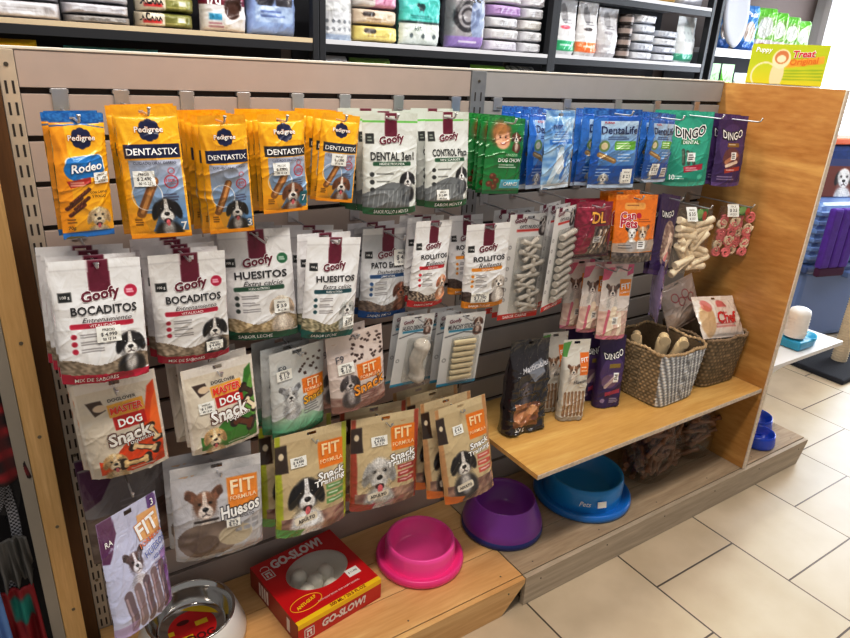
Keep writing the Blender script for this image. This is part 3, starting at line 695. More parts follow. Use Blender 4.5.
def fitsnack(A, c, tab, dogc, side=None):
    A.base((206, 188, 150)); A.where(A.y < .08, (216, 200, 164)); A.rect(0, 0, .07, 1, side or c); A.rect(.93, 0, 1, 1, side or c)
    A.rect(.0, .10, .16, .36, (58, 42, 36)); A.ell(.08, .2, .035, .045, (220, 206, 180))
    A.rect(.58, .15, .94, .40, (232, 136, 30)); A.text('FIT', .76, .225, .26, (252, 226, 180), .04); A.text('FORMULA', .76, .335, .33, (252, 226, 180), .02)
    A.text('Snack', .74, .455, .40, WHT, .06, .1, 6, out=(90, 66, 50), outw=.05, hs=.8); A.text('Training', .72, .525, .46, WHT, .05, .1, 6, out=(70, 50, 40), outw=.04, hs=.75)
    for i in range(3): A.rect(.66, .565 + i * .07, .93, .615 + i * .07, tab); A.fine(.69, .58 + i * .07, .9, 1, .02, WHT, .014, i)
    A.mottle((A.y > .80) & (A.x > .04) & (A.x < .96), (186, 150, 130), (120, 84, 76), 22, 7)
    A.dog(.38, .60, .24, *dogc)
    A.rect(.2, .80, .52, .87, (230, 222, 206), .03, rot=-6); A.text('ADULTO', .36, .835, .24, (60, 50, 40), .03, rot=6)
    A.poly([(0, .90), (.34, .93), (.3, 1), (0, 1)], c)
def art_fl(A): fitsnack(A, (110, 170, 90), (110, 160, 90), ((26, 24, 28), (244, 244, 246), (20, 18, 22), True, (240, 240, 242)), (176, 184, 40))
def art_fr(A): fitsnack(A, (170, 70, 56), (176, 60, 54), ((196, 194, 192), (214, 212, 210), (176, 174, 172), True, (200, 198, 196)), (176, 72, 50))
def art_fb(A): fitsnack(A, (220, 120, 40), (206, 96, 80), ((40, 36, 40), (236, 232, 228), (30, 26, 30), False, (60, 56, 60)), (196, 150, 100))
def art_fpink(A):
    A.base((222, 214, 210)); A.where(A.y < .1, (226, 200, 204)); A.poly([(0, .06), (.4, .04), (.2, .2), (0, .22)], (214, 96, 130)); A.poly([(.8, 0), (1, 0), (1, .12), (.8, .16)], (206, 90, 130))
    A.rect(.58, .2, .96, .42, (236, 150, 40)); A.text('FIT', .77, .29, .3, WHT, .04, 0, 8); A.text('FORMULA', .77, .37, .32, WHT, .01, 0, 8)
    A.dog(.36, .36, .2, (120, 92, 80), (232, 222, 216), (96, 70, 60), False, (226, 220, 216), True)
    A.mottle(A.y > .62, (226, 204, 190), (206, 170, 160), 14, 4); A.line(.35, .95, .45, .6, .2, (238, 224, 206)); A.line(.2, .95, .28, .62, .08, (206, 110, 130)); A.line(.72, .95, .66, .66, .14, (240, 226, 212))
    A.rect(.42, .7, .62, .8, (238, 236, 232)); A.fine(.45, .72, .6, 3, .025, BLK); A.where(A.y > .95, (200, 120, 140))
def art_silver(A):
    A.base((150, 130, 180)); A.mottle(A.y > -1, (110, 80, 156), (226, 220, 236), 18, 9); A.line(.5, .9, .5, .5, .3, (206, 196, 214))
def art_black(A):
    A.base((38, 32, 36)); A.mottle(A.y < .14, (60, 54, 56), (26, 22, 24), 20)
    A.text('Masticables', .56, .27, .72, (206, 206, 212), .03, .2, 12); A.poly([(.3, .3), (.75, .2), (.8, .34), (.55, .44), (.46, .38)], (196, 206, 220), .6)
    A.dog(.35, .52, .2, (74, 64, 70), (110, 100, 104), (50, 44, 48), False); A.mottle((A.y > .66) & (A.y < .92) & (A.x > .1) & (A.x < .75), (196, 136, 90), (120, 70, 46), 12, 3)
    A.ell(.3, .80, .2, .09, (206, 150, 104), -20); A.ell(.55, .74, .14, .1, (226, 176, 130)); A.where(A.y > .93, (50, 40, 42)); A.text('500 g', .3, .955, .26, WHT, .02)
def art_stick(A):
    A.base((216, 214, 208)); A.poly([(0, .04), (.3, .02), (.14, .2), (0, .2)], (96, 160, 80)); A.rect(.62, .16, .96, .42, (232, 130, 40)); A.text('FIT', .79, .24, .28, WHT, .04, 0, 6); A.fine(.66, .32, .94, 2, .04, WHT)
    A.dog(.38, .36, .2, (160, 120, 90), (236, 230, 224), (120, 84, 62), False, (220, 214, 208), True); A.text('Huesos', .66, .5, .5, (90, 86, 90), .03, .2, 8)
    for i in range(6): A.line(.14 + i * .14, .64, .15 + i * .14, .93, .1, (150, 118, 90)); A.line(.12 + i * .14, .66, .13 + i * .14, .9, .03, (190, 160, 130))
    A.where(A.y > .955, (170, 160, 146))
def art_dgs(A):
    A.base((58, 36, 86)); A.ell(.5, .5, .45, .6, (84, 58, 116)); A.text('DINGO', .52, .25, .74, WHT, .03, 0, 10, -.1, out=BLK, outw=.13, hs=1.3); A.rect(.35, .37, .78, .43, (150, 126, 50), .02)
    A.ell(.42, .62, .3, .26, (126, 96, 130)); A.line(.3, .7, .62, .56, .15, (206, 186, 190)); A.rect(.56, .5, .76, .64, WHT); A.fine(.59, .525, .74, 3, .03, BLK)
    A.poly([(.3, .78), (.9, .74), (.9, .80), (.32, .84)], (176, 60, 90)); A.ell(.24, .9, .1, .08, (160, 140, 180)); A.fine(.5, .87, .9, 3, .025, (200, 190, 210))
def card(A, bot, sub):
    A.base((226, 226, 226)); A.text('Goofy', .27, .06, .3, MAR, .05, .1, 6); A.rect(.16, 0, .3, .04, MAR); A.text(sub, .5, .115, .5, (50, 48, 52), .02); A.rect(.2, .14, .74, .16, bot); 
    A.dog(.84, .07, .11, (60, 50, 50), (230, 224, 220), (40, 34, 34), False)
    for i in range(6): A.ring(.09, .3 + i * .1, .03, .012, (120, 116, 120))
    A.where(A.y > .945, bot); A.text('SABOR CARNE', .42, .972, .6, WHT, .02, mh=.06)
def art_c1(A): card(A, (206, 52, 44), 'OPTI NUDOS')
def art_c2(A): card(A, (206, 52, 44), 'OPTI ROLLS')
def bcard(A, sub):
    A.base((218, 220, 222)); A.text('Goofy', .25, .09, .3, MAR, .04, .1, 6); A.text(sub, .42, .17, .66, (50, 50, 56), .02, mh=.11); A.rect(.12, .21, .72, .24, (60, 150, 186)); 
    A.dog(.84, .13, .12, (120, 84, 70), (226, 216, 210), (80, 50, 44), False)
    A.line(.05, .3, .5, .25, .02, (50, 50, 54)); A.line(.5, .25, .95, .29, .02, (50, 50, 54)); A.ring(.1, .62, .04, .015, (120, 120, 124)); A.where(A.y > .96, (60, 150, 186))
def art_b1(A): bcard(A, 'HUESO DENTAL')
def art_b2(A): bcard(A, 'MUNCHY STICKS')
# ------------------------------------------------------------------ camera
cam = bpy.data.cameras.new('camera'); co = bpy.data.objects.new('camera', cam); COL.objects.link(co)
cam.sensor_fit = 'HORIZONTAL'; cam.sensor_width = 36; cam.lens = 27.424; cam.clip_start = 0.02
r_ = Vector((0.83676, -0.54521, 0.05070)); u_ = Vector((0.16293, 0.33632, 0.92755)); f_ = Vector((0.52276, 0.76788, -0.37025))
Mc = Matrix(((r_.x, u_.x, -f_.x, -0.07831), (r_.y, u_.y, -f_.y, -1.68534), (r_.z, u_.z, -f_.z, 1.72416), (0, 0, 0, 1)))
co.matrix_world = Mc
SC.camera = co
SC.view_settings.view_transform = 'Standard'; SC.view_settings.look = 'None'; SC.view_settings.exposure = 0.12
SC.view_settings.use_curve_mapping = True
cmx = SC.view_settings.curve_mapping; cv = cmx.curves[3]; cv.points.new(.22, .185); cv.points.new(.72, .775); cmx.update()

# ------------------------------------------------------------------ dimensions (metres)
ZT = 1.7035; G0 = 1.6218; PIT = 0.1; XP0 = 1.19; XP1 = 1.248; XR = 2.479; DP = 0.47; ZP = 0.1231; ZS = 0.5191

# ------------------------------------------------------------------ the room
def floor_mat():
    m, nt, b = new_mat('cream_floor_tiles')
    tc = nt.nodes.new('ShaderNodeTexCoord'); sx = nt.nodes.new('ShaderNodeSeparateXYZ'); cb = nt.nodes.new('ShaderNodeCombineXYZ')
    nt.links.new(tc.outputs['Object'], sx.inputs[0])
    a1 = nt.nodes.new('ShaderNodeMath'); a1.inputs[1].default_value = 0.439 + 9.25; a2 = nt.nodes.new('ShaderNodeMath'); a2.inputs[1].default_value = 0.16 + 9.25
    nt.links.new(sx.outputs['Y'], a1.inputs[0]); nt.links.new(sx.outputs['X'], a2.inputs[0])
    nt.links.new(a1.outputs[0], cb.inputs['X']); nt.links.new(a2.outputs[0], cb.inputs['Y'])
    br = nt.nodes.new('ShaderNodeTexBrick'); br.offset = 0.5; br.offset_frequency = 2; br.squash = 1.0
    br.inputs['Scale'].default_value = 1.0; br.inputs['Brick Width'].default_value = 0.4625; br.inputs['Row Height'].default_value = 0.4625
    br.inputs['Mortar Size'].default_value = 0.0038; br.inputs['Mortar Smooth'].default_value = 0.3
    br.inputs['Color1'].default_value = L4((194, 177, 152)); br.inputs['Color2'].default_value = L4((202, 187, 164)); br.inputs['Mortar'].default_value = L4((88, 74, 60))
    nt.links.new(cb.outputs[0], br.inputs['Vector'])
    n = nt.nodes.new('ShaderNodeTexNoise'); n.inputs['Scale'].default_value = 5; n.inputs['Detail'].default_value = 6; nt.links.new(tc.outputs['Object'], n.inputs['Vector'])
    cr = nt.nodes.new('ShaderNodeValToRGB'); cr.color_ramp.elements[0].color = (0.86, 0.84, 0.80, 1); cr.color_ramp.elements[1].color = (1, 1, 1, 1)
    cr.color_ramp.elements[0].position = 0.3; cr.color_ramp.elements[1].position = 0.65; nt.links.new(n.outputs['Fac'], cr.inputs['Fac'])
    mx = nt.nodes.new('ShaderNodeMix'); mx.data_type = 'RGBA'; mx.blend_type = 'MULTIPLY'; mx.inputs[0].default_value = 1.0
    nt.links.new(br.outputs['Color'], mx.inputs[6]); nt.links.new(cr.outputs['Color'], mx.inputs[7]); nt.links.new(mx.outputs[2], b.inputs['Base Color'])
    b.inputs['Roughness'].default_value = 0.38
    bp = nt.nodes.new('ShaderNodeBump'); bp.inputs['Strength'].default_value = 0.5; bp.inputs['Distance'].default_value = 0.003; bp.invert = True
    nt.links.new(br.outputs['Fac'], bp.inputs['Height']); nt.links.new(bp.outputs['Normal'], b.inputs['Normal'])
    return m
mb = MB(); mb.box(-3.2, 7.0, -4.5, 2.3, -0.06, 0.0); tag(mb.build('floor', floor_mat()), kind='structure')
M_wall = plain('taupe_wall_paint', (112, 98, 92), 0.7, 0, 0.1, 120, 0.02)
mb = MB(); mb.box(-3.2, 7.0, 2.1, 2.3, 0, 3.2); tag(mb.build('wall_back', M_wall), kind='structure')
M_wallw = plain('white_wall_paint', (226, 226, 226), 0.7, 0, 0.1, 120, 0.02)
mb = MB()   # right wall with a tall shop window opening y -2.6..1.95
mb.box(6.9, 7.0, -4.5, 2.1, 0, .5); mb.box(6.9, 7.0, -4.5, 2.1, 3.0, 3.2); mb.box(6.9, 7.0, 2.0, 2.1, .5, 3.0); mb.box(6.9, 7.0, -4.5, -1.6, .5, 3.0)
tag(mb.build('wall_right', M_wallw), kind='structure')
M_pane = plain('daylight_glass', (236, 244, 255), 0.3, emis=3.6)
mb = MB(); mb.box(6.93, 6.945, -1.6, 2.0, .5, 3.0); w1 = tag(mb.build('window_1', M_pane), kind='structure')
mb = MB()
for y in (-1.57, .2, 1.97): mb.box(6.87, 6.96, y - .03, y + .03, .5, 3.0)
for z in (.53, 2.97): mb.box(6.87, 6.96, -1.6, 2.0, z - .03, z + .03)
mb.build('window_frame', M_white, w1)

# ------------------------------------------------------------------ the display gondola
gon = tag(empty('display_gondola', (0, 0, 0)), 'long slatwall shop gondola of grey horizontal boards with plywood end panel', 'display stand')
def slats(x0, x1, mat):
    m = MB(); gz = 0.0065
    tops = [ZT] + [G0 - k * PIT - gz for k in range(15)]
    bots = [G0 - k * PIT + gz for k in range(15)] + [0.02]
    for a, b in zip(tops, bots): m.bbox(x0, x1, 0.0, 0.016, b, a, 0.0012)
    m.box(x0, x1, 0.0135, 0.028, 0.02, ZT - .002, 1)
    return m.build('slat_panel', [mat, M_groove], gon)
slats(0.0, XP0, M_slatL); slats(XP1, XR, M_slatR)
def upright(x0, x1, mat):
    m = MB(); m.bbox(x0, x1, -0.004, 0.026, 0.0, ZT, 0.0015)
    w = x1 - x0
    for k in range(36):
        z = ZT - .075 - k * .0437
        for fx in (.3, .7):
            xx = x0 + w * fx; m.box(xx - .0022, xx + .0022, -0.0046, -0.003, z - .013, z + .013, 1)
    for z in (ZT - .03, 1.18, .72, .3): m.tube([(x0 + w * .5, -.0058, z), (x0 + w * .5, -.0035, z)], .0045, 10, 2)
    u = m.build('slotted_upright', [mat, M_groove, M_screw], gon); return u
upright(-0.034, -0.001, M_upright); upright(XP0 + .001, XP1 - .001, plain('galvanised_upright', (150, 150, 152), 0.4, 0.4, 0.1, 30, 0.12))
mb = MB(); mb.bbox(-0.067, -0.035, -0.012, 0.03, 0, ZT, .001); fb = mb.build('filler_board', M_shaded, gon)
mb = MB(); mb.bbox(-0.115, -0.0675, -0.12, 0.03, 0, ZT, .002); st = mb.build('pine_stud', M_pinev, gon)
mb = MB()
for z in (1.45, 1.1, .86, .60, .33): mb.tube([(-.086, -.1215, z), (-.086, -.1195, z)], .0042, 10)
mb.build('screw', M_screw, st)
mb = MB(); mb.bbox(-0.143, -0.1155, -0.123, 0.05, 0, ZT, .001); mb.build('side_board', M_grey, gon)
ep = tag(empty('end_panel', (XR + .0008, -.02, ZP + .0008)), 'tall golden plywood end panel closing the right side of the slatwall display', 'panel')
mb = MB(); mb.bbox(XR + .0008, XR + .022, -0.474, 0.03, ZP + .0008, ZT, .0008); mb.build('plywood_board', M_ply, ep, -ep.location)
mb = MB(); mb.bbox(XR + .0005, XR + .0235, -0.4795, -0.4745, ZP + .0008, ZT, .0008); mb.build('edge_strip', M_edge, ep, -ep.location)
mb = MB(); mb.bbox(-0.034, XR, -0.003, 0.06, ZT + .0003, ZT + .006, .001); mb.build('top_cap', plain('cream_cap', (226, 218, 206), .5), gon)
mb = MB(); mb.box(-0.115, XR, 0.0305, 0.05, 0, ZT); mb.build('back_board', M_grey, gon)

# shelf board of the right bay
sh = empty('shelf_board', (XP1 - .03, 0, ZS)); tag(sh, 'yellow plywood shelf board holding two woven baskets and standing packets', 'shelf')
mb = MB(); mb.bbox(1.2165, XR - .0015, -.467, -.006, ZS - .018, ZS, .0008); o = mb.build('board', M_shelf, sh); o.location = -sh.location
mb = MB()
for k in range(3): mb.box(1.2165, XR - .001, -.4695, -.4672, ZS - .017 + k * .0058, ZS - .0128 + k * .0058)
mb.build('ply_edge', M_edge, sh, -sh.location)
for x in (1.30, 2.40):
    mb = MB(); mb.prism([(-.006, ZS - .0185), (-.40, ZS - .0185), (-.38, ZS - .03), (-.006, ZS - .075)], x, x + .004, M=Matrix(((0, 0, 1, 0), (1, 0, 0, 0), (0, 1, 0, 0), (0, 0, 0, 1))))
    mb.build('bracket', M_chrome, sh, -sh.location)

# wooden platforms at the foot
def platform(x0, x1, label, mt, mf, slant0, slant1):
    p = tag(empty('wooden_platform', (x0, -DP, 0)), label, 'platform', None)
    m = MB()
    ys = [-DP + .001, -.325, -.17, -.006]
    for a, b in zip(ys[:-1], ys[1:]): m.bbox(x0, x1, a + .0012, b - .0012, ZP - .02, ZP, .0015)
    m.build('top_board', mt, p, -p.location)
    m = MB()
    T = Matrix(((1, 0, 0, 0), (0, 0, 1, 0), (0, 1, 0, 0), (0, 0, 0, 1)))
    m.prism([(x0 + slant0[0], slant0[1]), (x1 - slant1[0], slant1[1]), (x1, ZP - .022), (x1, ZP - .003), (x0, ZP - .003), (x0, ZP - .022)], -DP - .018, -DP, M=T)
    fbo = m.build('front_board', mf, p, -p.location)
    m = MB(); n = max(3, int((x1 - x0) / .3))
    for i in range(n): m.tube([(x0 + .07 + i * (x1 - x0 - .14) / (n - 1), -DP - .0195, ZP - .035), (x0 + .07 + i * (x1 - x0 - .14) / (n - 1), -DP - .0175, ZP - .035)], .003, 8)
    for i in range(n): m.tube([(x0 + .07 + i * (x1 - x0 - .14) / (n - 1), -DP + .03, ZP - .001), (x0 + .07 + i * (x1 - x0 - .14) / (n - 1), -DP + .03, ZP + .0004)], .003, 8)
    m.build('screw', M_screw, fbo, None)
    for x in (x0 + .1, x1 - .12): 
        m = MB(); m.box(x, x + .04, -DP + .003, -.03, 0, ZP - .021); m.build('bearer', mf, p, -p.location)
    return p
platform(-.033, 1.2045, 'warm pine foot platform under the left bay with pink bowl and red box', M_pine, M_pine, (0, .001), (.09, .001))
platform(1.2085, 3.01, 'greyish pine foot platform under the right bay with blue bowl', M_pine2, M_pine3, (0, .001), (.05, .001))

# ------------------------------------------------------------------ hooks
def hook(x, z, d, label, tipz=.012):
    zb = G0 - round((G0 - z) / PIT) * PIT
    h = tag(empty('slatwall_hook', (x, 0, z)), label, 'hook', 'chrome slatwall hooks')
    m = MB(); a, b = min(z - .008, zb - .004) - z, max(zb + .006, z + .006) - z
    m.bbox(-.016, .016, -.0045, -.0005, a, b, .001); m.box(-.018, .018, -.004, .010, zb - z - .003, zb - z + .004)
    m.build('back_plate', M_chrome, h)
    m = MB(); m.tube([(0, -.003, 0), (0, -d * .5, 0), (0, -d + .012, 0), (0, -d + .004, .003), (0, -d, tipz)], .0026, 8)
    m.tube([(0, -d, tipz - .001), (0, -d - .0005, tipz + .003)], .0036, 8)
    m.build('rod', M_chrome, h)
    return h

ORD = ['second', 'third', 'fourth', 'fifth', 'sixth', 'seventh']
PK = {}
def packet(key, art, kind, T, hd, mat, cat, label, short, nback=0, sp=.02, stick=None, hk=True, seed=None, group=None, nu=100, wr=.0034, extra=None, shift=-.003, rodz=.014):
    x, y, z, W, H, rx, ry, rz = PLACE[key]
    seed = seed if seed is not None else sum(map(ord, key))
    p = make_pouch(key, W, H, T, kind, art, seed, nu, None, hd, wr, mat)
    PK[key] = p
    g = group or (short + 's')
    root = tag(empty('treat_packet', (x, y, z), (rx, ry, rz)), label, cat, g)
    link('pouch', p['body'], root); link('hang_seal', p['seal'], root)
    for i in range(nback):
        c = copy_tree(root)
        c['label'] = short + ', ' + ORD[i] + ' from the front on its hook'
        rs = random.Random(seed * 31 + i)
        c.location = (x + shift * (i + 1) + rs.uniform(-.006, .006), y + sp * (i + 1), z + rs.uniform(-.004, .003))
        c.rotation_euler = (rx * .95 + rs.uniform(-.012, .012), ry * .6 + rs.uniform(-.03, .03), rz * .95 + rs.uniform(-.04, .04))
    if stick:
        cx, cy, w, h, txt = stick
        link('price_sticker', sticker_mesh('price_sticker', w * W, h * W, [('PRECIO', -.28, .5), (txt, .02, .66), ('00 12 34', .3, .55)], p['surf'], W, H, cx, cy), root)
    if extra: extra(root, p)
    if hk: hook(x, z - rodz, max(.288, -y + .025), 'chrome slatwall hook carrying the ' + short)
    return root

P_ = packet
P_('rodeo', art_rodeo, 'pillow', .03, .075, M_film, 'pet treats', 'slim orange pouch with blue top and golden puppy, leftmost of the top row', 'slim blue-topped orange pouch', 3, .02, (.80, .50, .30, .22, '$ 1.190'), shift=-.002)
P_('denta_big', art_d_big, 'pillow', .035, .075, M_film, 'pet treats', 'widest yellow dental stick pouch with navy title band, second from left on the top row', 'wide yellow dental stick pouch', 2, .03, (.35, .53, .36, .26, '$ 2.490'))
P_('denta_3', art_d_3, 'pillow', .025, .075, M_film, 'pet treats', 'yellow dental stick pouch numbered 3, front of the tightly packed stack in the top row', 'yellow dental stick pouch numbered 3', 5, .022, None, shift=-.004)
P_('denta_7', art_d_7, 'pillow', .035, .075, M_film, 'pet treats', 'yellow dental stick pouch with brown and white dog and teal 7 corner', 'yellow pouch with brown dog and teal corner', 4, .028, (.38, .53, .36, .26, '$ 1.990'), shift=-.004)
P_('denta_s', art_d_s, 'pillow', .03, .075, M_film, 'pet treats', 'smallest yellow dental stick pouch with tan dog, beside the silver dental bag', 'small yellow pouch with tan dog', 5, .026, (.5, .50, .4, .3, '$ 1.390'), shift=-.002)
P_('dental3', art_d3, 'stand', .045, .08, M_matte, 'pet treats', 'silver dental pouch with wide dark green foot, left of the plaque control one', 'silver dental pouch with wide green foot', 3, .035)
P_('control', art_ctl, 'stand', .045, .08, M_matte, 'pet treats', 'silver plaque control pouch, right neighbour of the dental one on the top row', 'silver plaque control pouch', 3, .035, (.32, .86, .28, .2, '$ 2.490'))
P_('dogchow', art_dogchow, 'pillow', .028, .07, M_gloss, 'pet treats', 'bright green glossy pouch showing a smiling child above a light blue label', 'bright green glossy pouch', 6, .022, None, shift=-.003)
P_('dl_a', art_dl, 'pillow', .03, .075, M_gloss, 'pet treats', 'royal blue dental chew pouch hanging just behind the pale shiny packet', 'royal blue pouch beside the green stack', 4, .028, None, hk=True)
P_('dl_w', art_dlw, 'pillow', .03, .075, M_gloss, 'pet treats', 'pale blue shiny crumpled packet hanging in front of the blue stack', 'pale blue shiny packet', 0, hk=False)
P_('dl_b', art_dl, 'pillow', .03, .075, M_gloss, 'pet treats', 'royal blue dental chew pouch half hidden left of the widest blue one', 'half hidden royal blue pouch', 0, .03, hk=False)
P_('dl_c', art_dl, 'pillow', .035, .075, M_gloss, 'pet treats', 'large royal blue dental chew pouch facing out, front of the middle blue stack', 'large royal blue pouch of the middle stack', 1, .04, (.80, .84, .24, .3, '$ 2.1'))
P_('dl_d', art_dl, 'pillow', .03, .075, M_gloss, 'pet treats', 'royal blue dental chew pouch next to the teal pouch, rightmost of the blue ones', 'rightmost royal blue pouch', 3, .03, (.36, .80, .3, .26, '$ 2.9'))
P_('dingo_t', art_dgt, 'stand', .03, .08, M_matte, 'pet treats', 'teal green pouch with arched black and white lettering and dark sticks', 'teal green pouch', 2, .03)
P_('dingo_p', art_dgp, 'stand', .03, .08, M_matte, 'pet treats', 'purple pouch with arched lettering hanging beside the plywood end panel, end of the top row', 'purple pouch at the end of the top row', 4, .03, shift=-.004)
# second row
P_('boc1', art_boc, 'stand', .044, .10, M_matte, 'pet treats', 'largest white pouch of training treats with crimson foot, leftmost of the second row', 'white training treat pouch at far left', 3, .038, (.56, .60, .28, .2, '$ 4.990'), shift=-.004)
P_('boc2', art_boc, 'stand', .044, .10, M_matte, 'pet treats', 'white pouch of training treats with crimson foot, second from left in the second row', 'white training treat pouch second from left', 4, .038, (.78, .86, .24, .14, '$ 4.490'), shift=-.003)
P_('hues1', art_hue, 'stand', .04, .10, M_matte, 'pet treats', 'white bone treat pouch with dark green foot and round green badge', 'white bone treat pouch with green badge', 2, .04, (.80, .70, .22, .2, '$ 3.9'))
P_('hues2', art_hue2, 'stand', .05, .10, M_matte, 'pet treats', 'white bone treat pouch with teal foot, hanging forward in the middle of the left bay', 'white bone treat pouch with teal foot', 3, .045, (.84, .84, .26, .2, '$ 3.9'))
P_('pato', art_pato, 'stand', .045, .10, M_matte, 'pet treats', 'grey duck treat pouch with blue foot and blue band', 'grey duck treat pouch with blue foot', 2, .045, (.80, .33, .34, .28, '$ 4.2'))
P_('rollr', art_rol, 'stand', .045, .10, M_matte, 'pet treats', 'white roll treat pouch with red foot and red band', 'white roll treat pouch with red foot', 2, .04)
P_('rollb', art_rol2, 'stand', .045, .10, M_matte, 'pet treats', 'white roll treat pouch with orange foot hanging deep behind its front twin', 'white roll treat pouch deep on the hook', 0, hk=False)
P_('rollo', art_rol2, 'stand', .045, .10, M_matte, 'pet treats', 'white roll treat pouch with orange foot in front of the steel upright', 'white roll treat pouch with orange foot', 0, .04, (.36, .86, .42, .22, '$ 3.290'))

M_chewg = plain('grey_chew', (196, 190, 182), 0.5, 0, .3, 60, .12)
M_chewc = plain('cream_chew', (218, 206, 176), 0.55, 0, .2, 60, .06)
M_raw = plain('white_rawhide', (246, 226, 200), 0.5, 0, .35, 40, .07)
M_pink = plain('pink_rawhide', (236, 136, 138), 0.45, 0, .25, 40, .1)
def bone_tube(mbx, a, b, r, n=10):
    a, b = Vector(a), Vector(b); pts = []; rs = []
    for i in range(9):
        t = i / 8; pts.append(a.lerp(b, t)); rs.append(r * (1 + .55 * (abs(2 * t - 1) ** 4)) * (1 if 0 < i < 8 else .7))
    mbx.tube(pts, rs, n)
def blister(x0, x1, y0, y1, dep, chews):
    def ex(root, p):
        W, H = p['W'], p['H']; a, b = -W / 2 + x0 * W, -W / 2 + x1 * W; t, u = -y0 * H, -y1 * H
        m = MB(); m.bbox(a, b, -dep, -.0012, u, t, min(.008, dep * .35)); m.build('blister', M_blister, root)
        chews(root, a + .006, b - .006, u + .008, t - .008, dep)
    return ex
def knots(root, a, b, u, t, dep):
    rs = random.Random(4)
    for i in range(7):
        zc = t - (i + .5) * (t - u) / 7; cx = (a + b) / 2 + rs.uniform(-.012, .012)
        for k in range(2):
            an = rs.uniform(-.7, .7) + (1.2 if k else 0); l = (b - a) * .42
            m = MB(); bone_tube(m, (cx - l * math.cos(an), -dep * .5, zc - l * .5 * math.sin(an)), (cx + l * math.cos(an), -dep * .45, zc + l * .5 * math.sin(an)), .0075)
            m.build('knotted_chew', [M_chewg, M_dark][0], root)
def rolls(root, a, b, u, t, dep):
    for i in range(9):
        zc = t - (i + .5) * (t - u) / 9
        m = MB(); bone_tube(m, (a + .004, -dep * .5, zc - .006), (b - .004, -dep * .5, zc + .006), .0095); m.build('chew_roll', M_chewg, root)
def one_bone(root, a, b, u, t, dep):
    m = MB(); c = (a + b) / 2; pts = []; rs_ = []
    for i in range(13):
        q = i / 12; pts.append((c + .006 * math.sin(q * 9), -dep * .5, u + (t - u) * q)); rs_.append((.021 + .007 * abs(2 * q - 1) ** 2) * (1 if 0 < i < 12 else .6))
    m.tube(pts, rs_, 14); m.build('chew_bone', M_chewg, root)
def bars(root, a, b, u, t, dep):
    for i in range(7):
        z0 = u + i * (t - u) / 7; m = MB(); m.bbox(a, b, -dep + .006, -.004, z0 + .002, z0 + (t - u) / 7 - .001, .006); m.build('chew_bar', M_chewc, root)
P_('card1', art_c1, 'card', .002, .05, M_paper, 'pet treats', 'white blister card of twisted knot chews with red foot, front of its hook', 'blister card of knot chews', 2, .035, None, extra=blister(.2, .95, .2, .93, .03, knots), nu=60)
P_('card2', art_c2, 'card', .002, .05, M_paper, 'pet treats', 'white blister card of stacked roll chews with red foot, right of the knot chews', 'blister card of roll chews', 2, .035, None, extra=blister(.22, .95, .2, .93, .028, rolls), nu=60)
P_('maroon', art_maroon, 'pillow', .04, .08, M_gloss, 'pet treats', 'crumpled maroon bag with clear front of dark sticks', 'crumpled maroon bag', 2, .03, shift=.004)
P_('orange', art_orange, 'stand', .04, .08, M_gloss, 'pet treats', 'orange bag with two little dogs and grey band, right of the maroon bag', 'orange bag with two dogs', 2, .035)
P_('dingop2', art_dgp2, 'stand', .03, .08, M_matte, 'pet treats', 'narrow purple bag with pink treats, tucked between the orange bag and the clear rawhide bag', 'narrow purple bag with pink treats', 1, .03)

def clear_bag(key, T, label, short, fill, sticker):
    x, y, z, W, H, rx, ry, rz = PLACE[key]
    p = make_pouch(key, W, H, T, 'pillow', lambda A: A.base((250, 250, 250)), 5, 40, None, .08, .006, M_clear)
    root = tag(empty('clear_treat_bag', (x, y, z), (rx, ry, rz)), label, 'pet treats')
    link('pouch', p['body'], root); link('hang_seal', p['seal'], root)
    fill(root, W, H, T)
    cx, cy = sticker
    link('price_sticker', sticker_mesh('price_sticker', .3 * W, .27 * W, [('SNACK', -.3, .5), ('$ 3.5', .0, .6), ('0 12 3', .3, .5)], p['surf'], W, H, cx, cy), root)
    m = make_pouch(key + 'l', .32 * W, .16 * H, .0, 'card', lambda A: (A.base((72, 130, 70)), A.ell(.3, .4, .3, .3, (150, 190, 120)), A.ell(.75, .6, .2, .3, (206, 90, 80))), 1, 20, None, 0, 0, M_paper, False)
    lb = link('printed_label', m['body'], root, ((cx + .3 - .5) * W, -.012, -(cy - .07) * H))
    hook(x, z - .014, max(.30, -y + .06), 'chrome slatwall hook carrying the ' + short)
def fill_raw(root, W, H, T):
    rs = random.Random(12)
    for i in range(16):
        zc = -H * (.28 + .66 * (i // 2) / 7.4); cx = (-.22 if i % 2 else .22) * W + rs.uniform(-.01, .01); an = rs.uniform(-.9, .9); l = .05
        m = MB(); bone_tube(m, (cx - l * math.cos(an), rs.uniform(-.012, .004), zc - l * math.sin(an)), (cx + l * math.cos(an), rs.uniform(-.012, .004), zc + l * math.sin(an)), .0125, 12)
        m.build('rawhide_bone', M_raw, root)
def fill_pink(root, W, H, T):
    rs = random.Random(21)
    for i in range(24):
        zc = -H * (.32 + .60 * (i // 4) / 5.2) + rs.uniform(-.008, .008); cx = (-.33 + .22 * (i % 4)) * W + rs.uniform(-.008, .008); ph = rs.uniform(0, 6)
        m = MB(); pts = []
        for k in range(22):
            t = k / 21; a = ph + t * 11; r = .006 + .016 * t; pts.append((cx + r * math.cos(a), (-.010 if i % 2 else .002) + rs.uniform(-.001, .001), zc + r * math.sin(a)))
        m.tube(pts, .0052, 6); m.build('rawhide_curl', M_pink if i % 3 != 1 else M_raw, root)
clear_bag('rawh', .05, 'clear bag of white rawhide bones with small green label', 'clear bag of white bones', fill_raw, (.3, .16))
clear_bag('pink', .045, 'clear bag of pink and white rawhide curls beside the plywood end panel', 'clear bag of pink curls', fill_pink, (.32, .15))

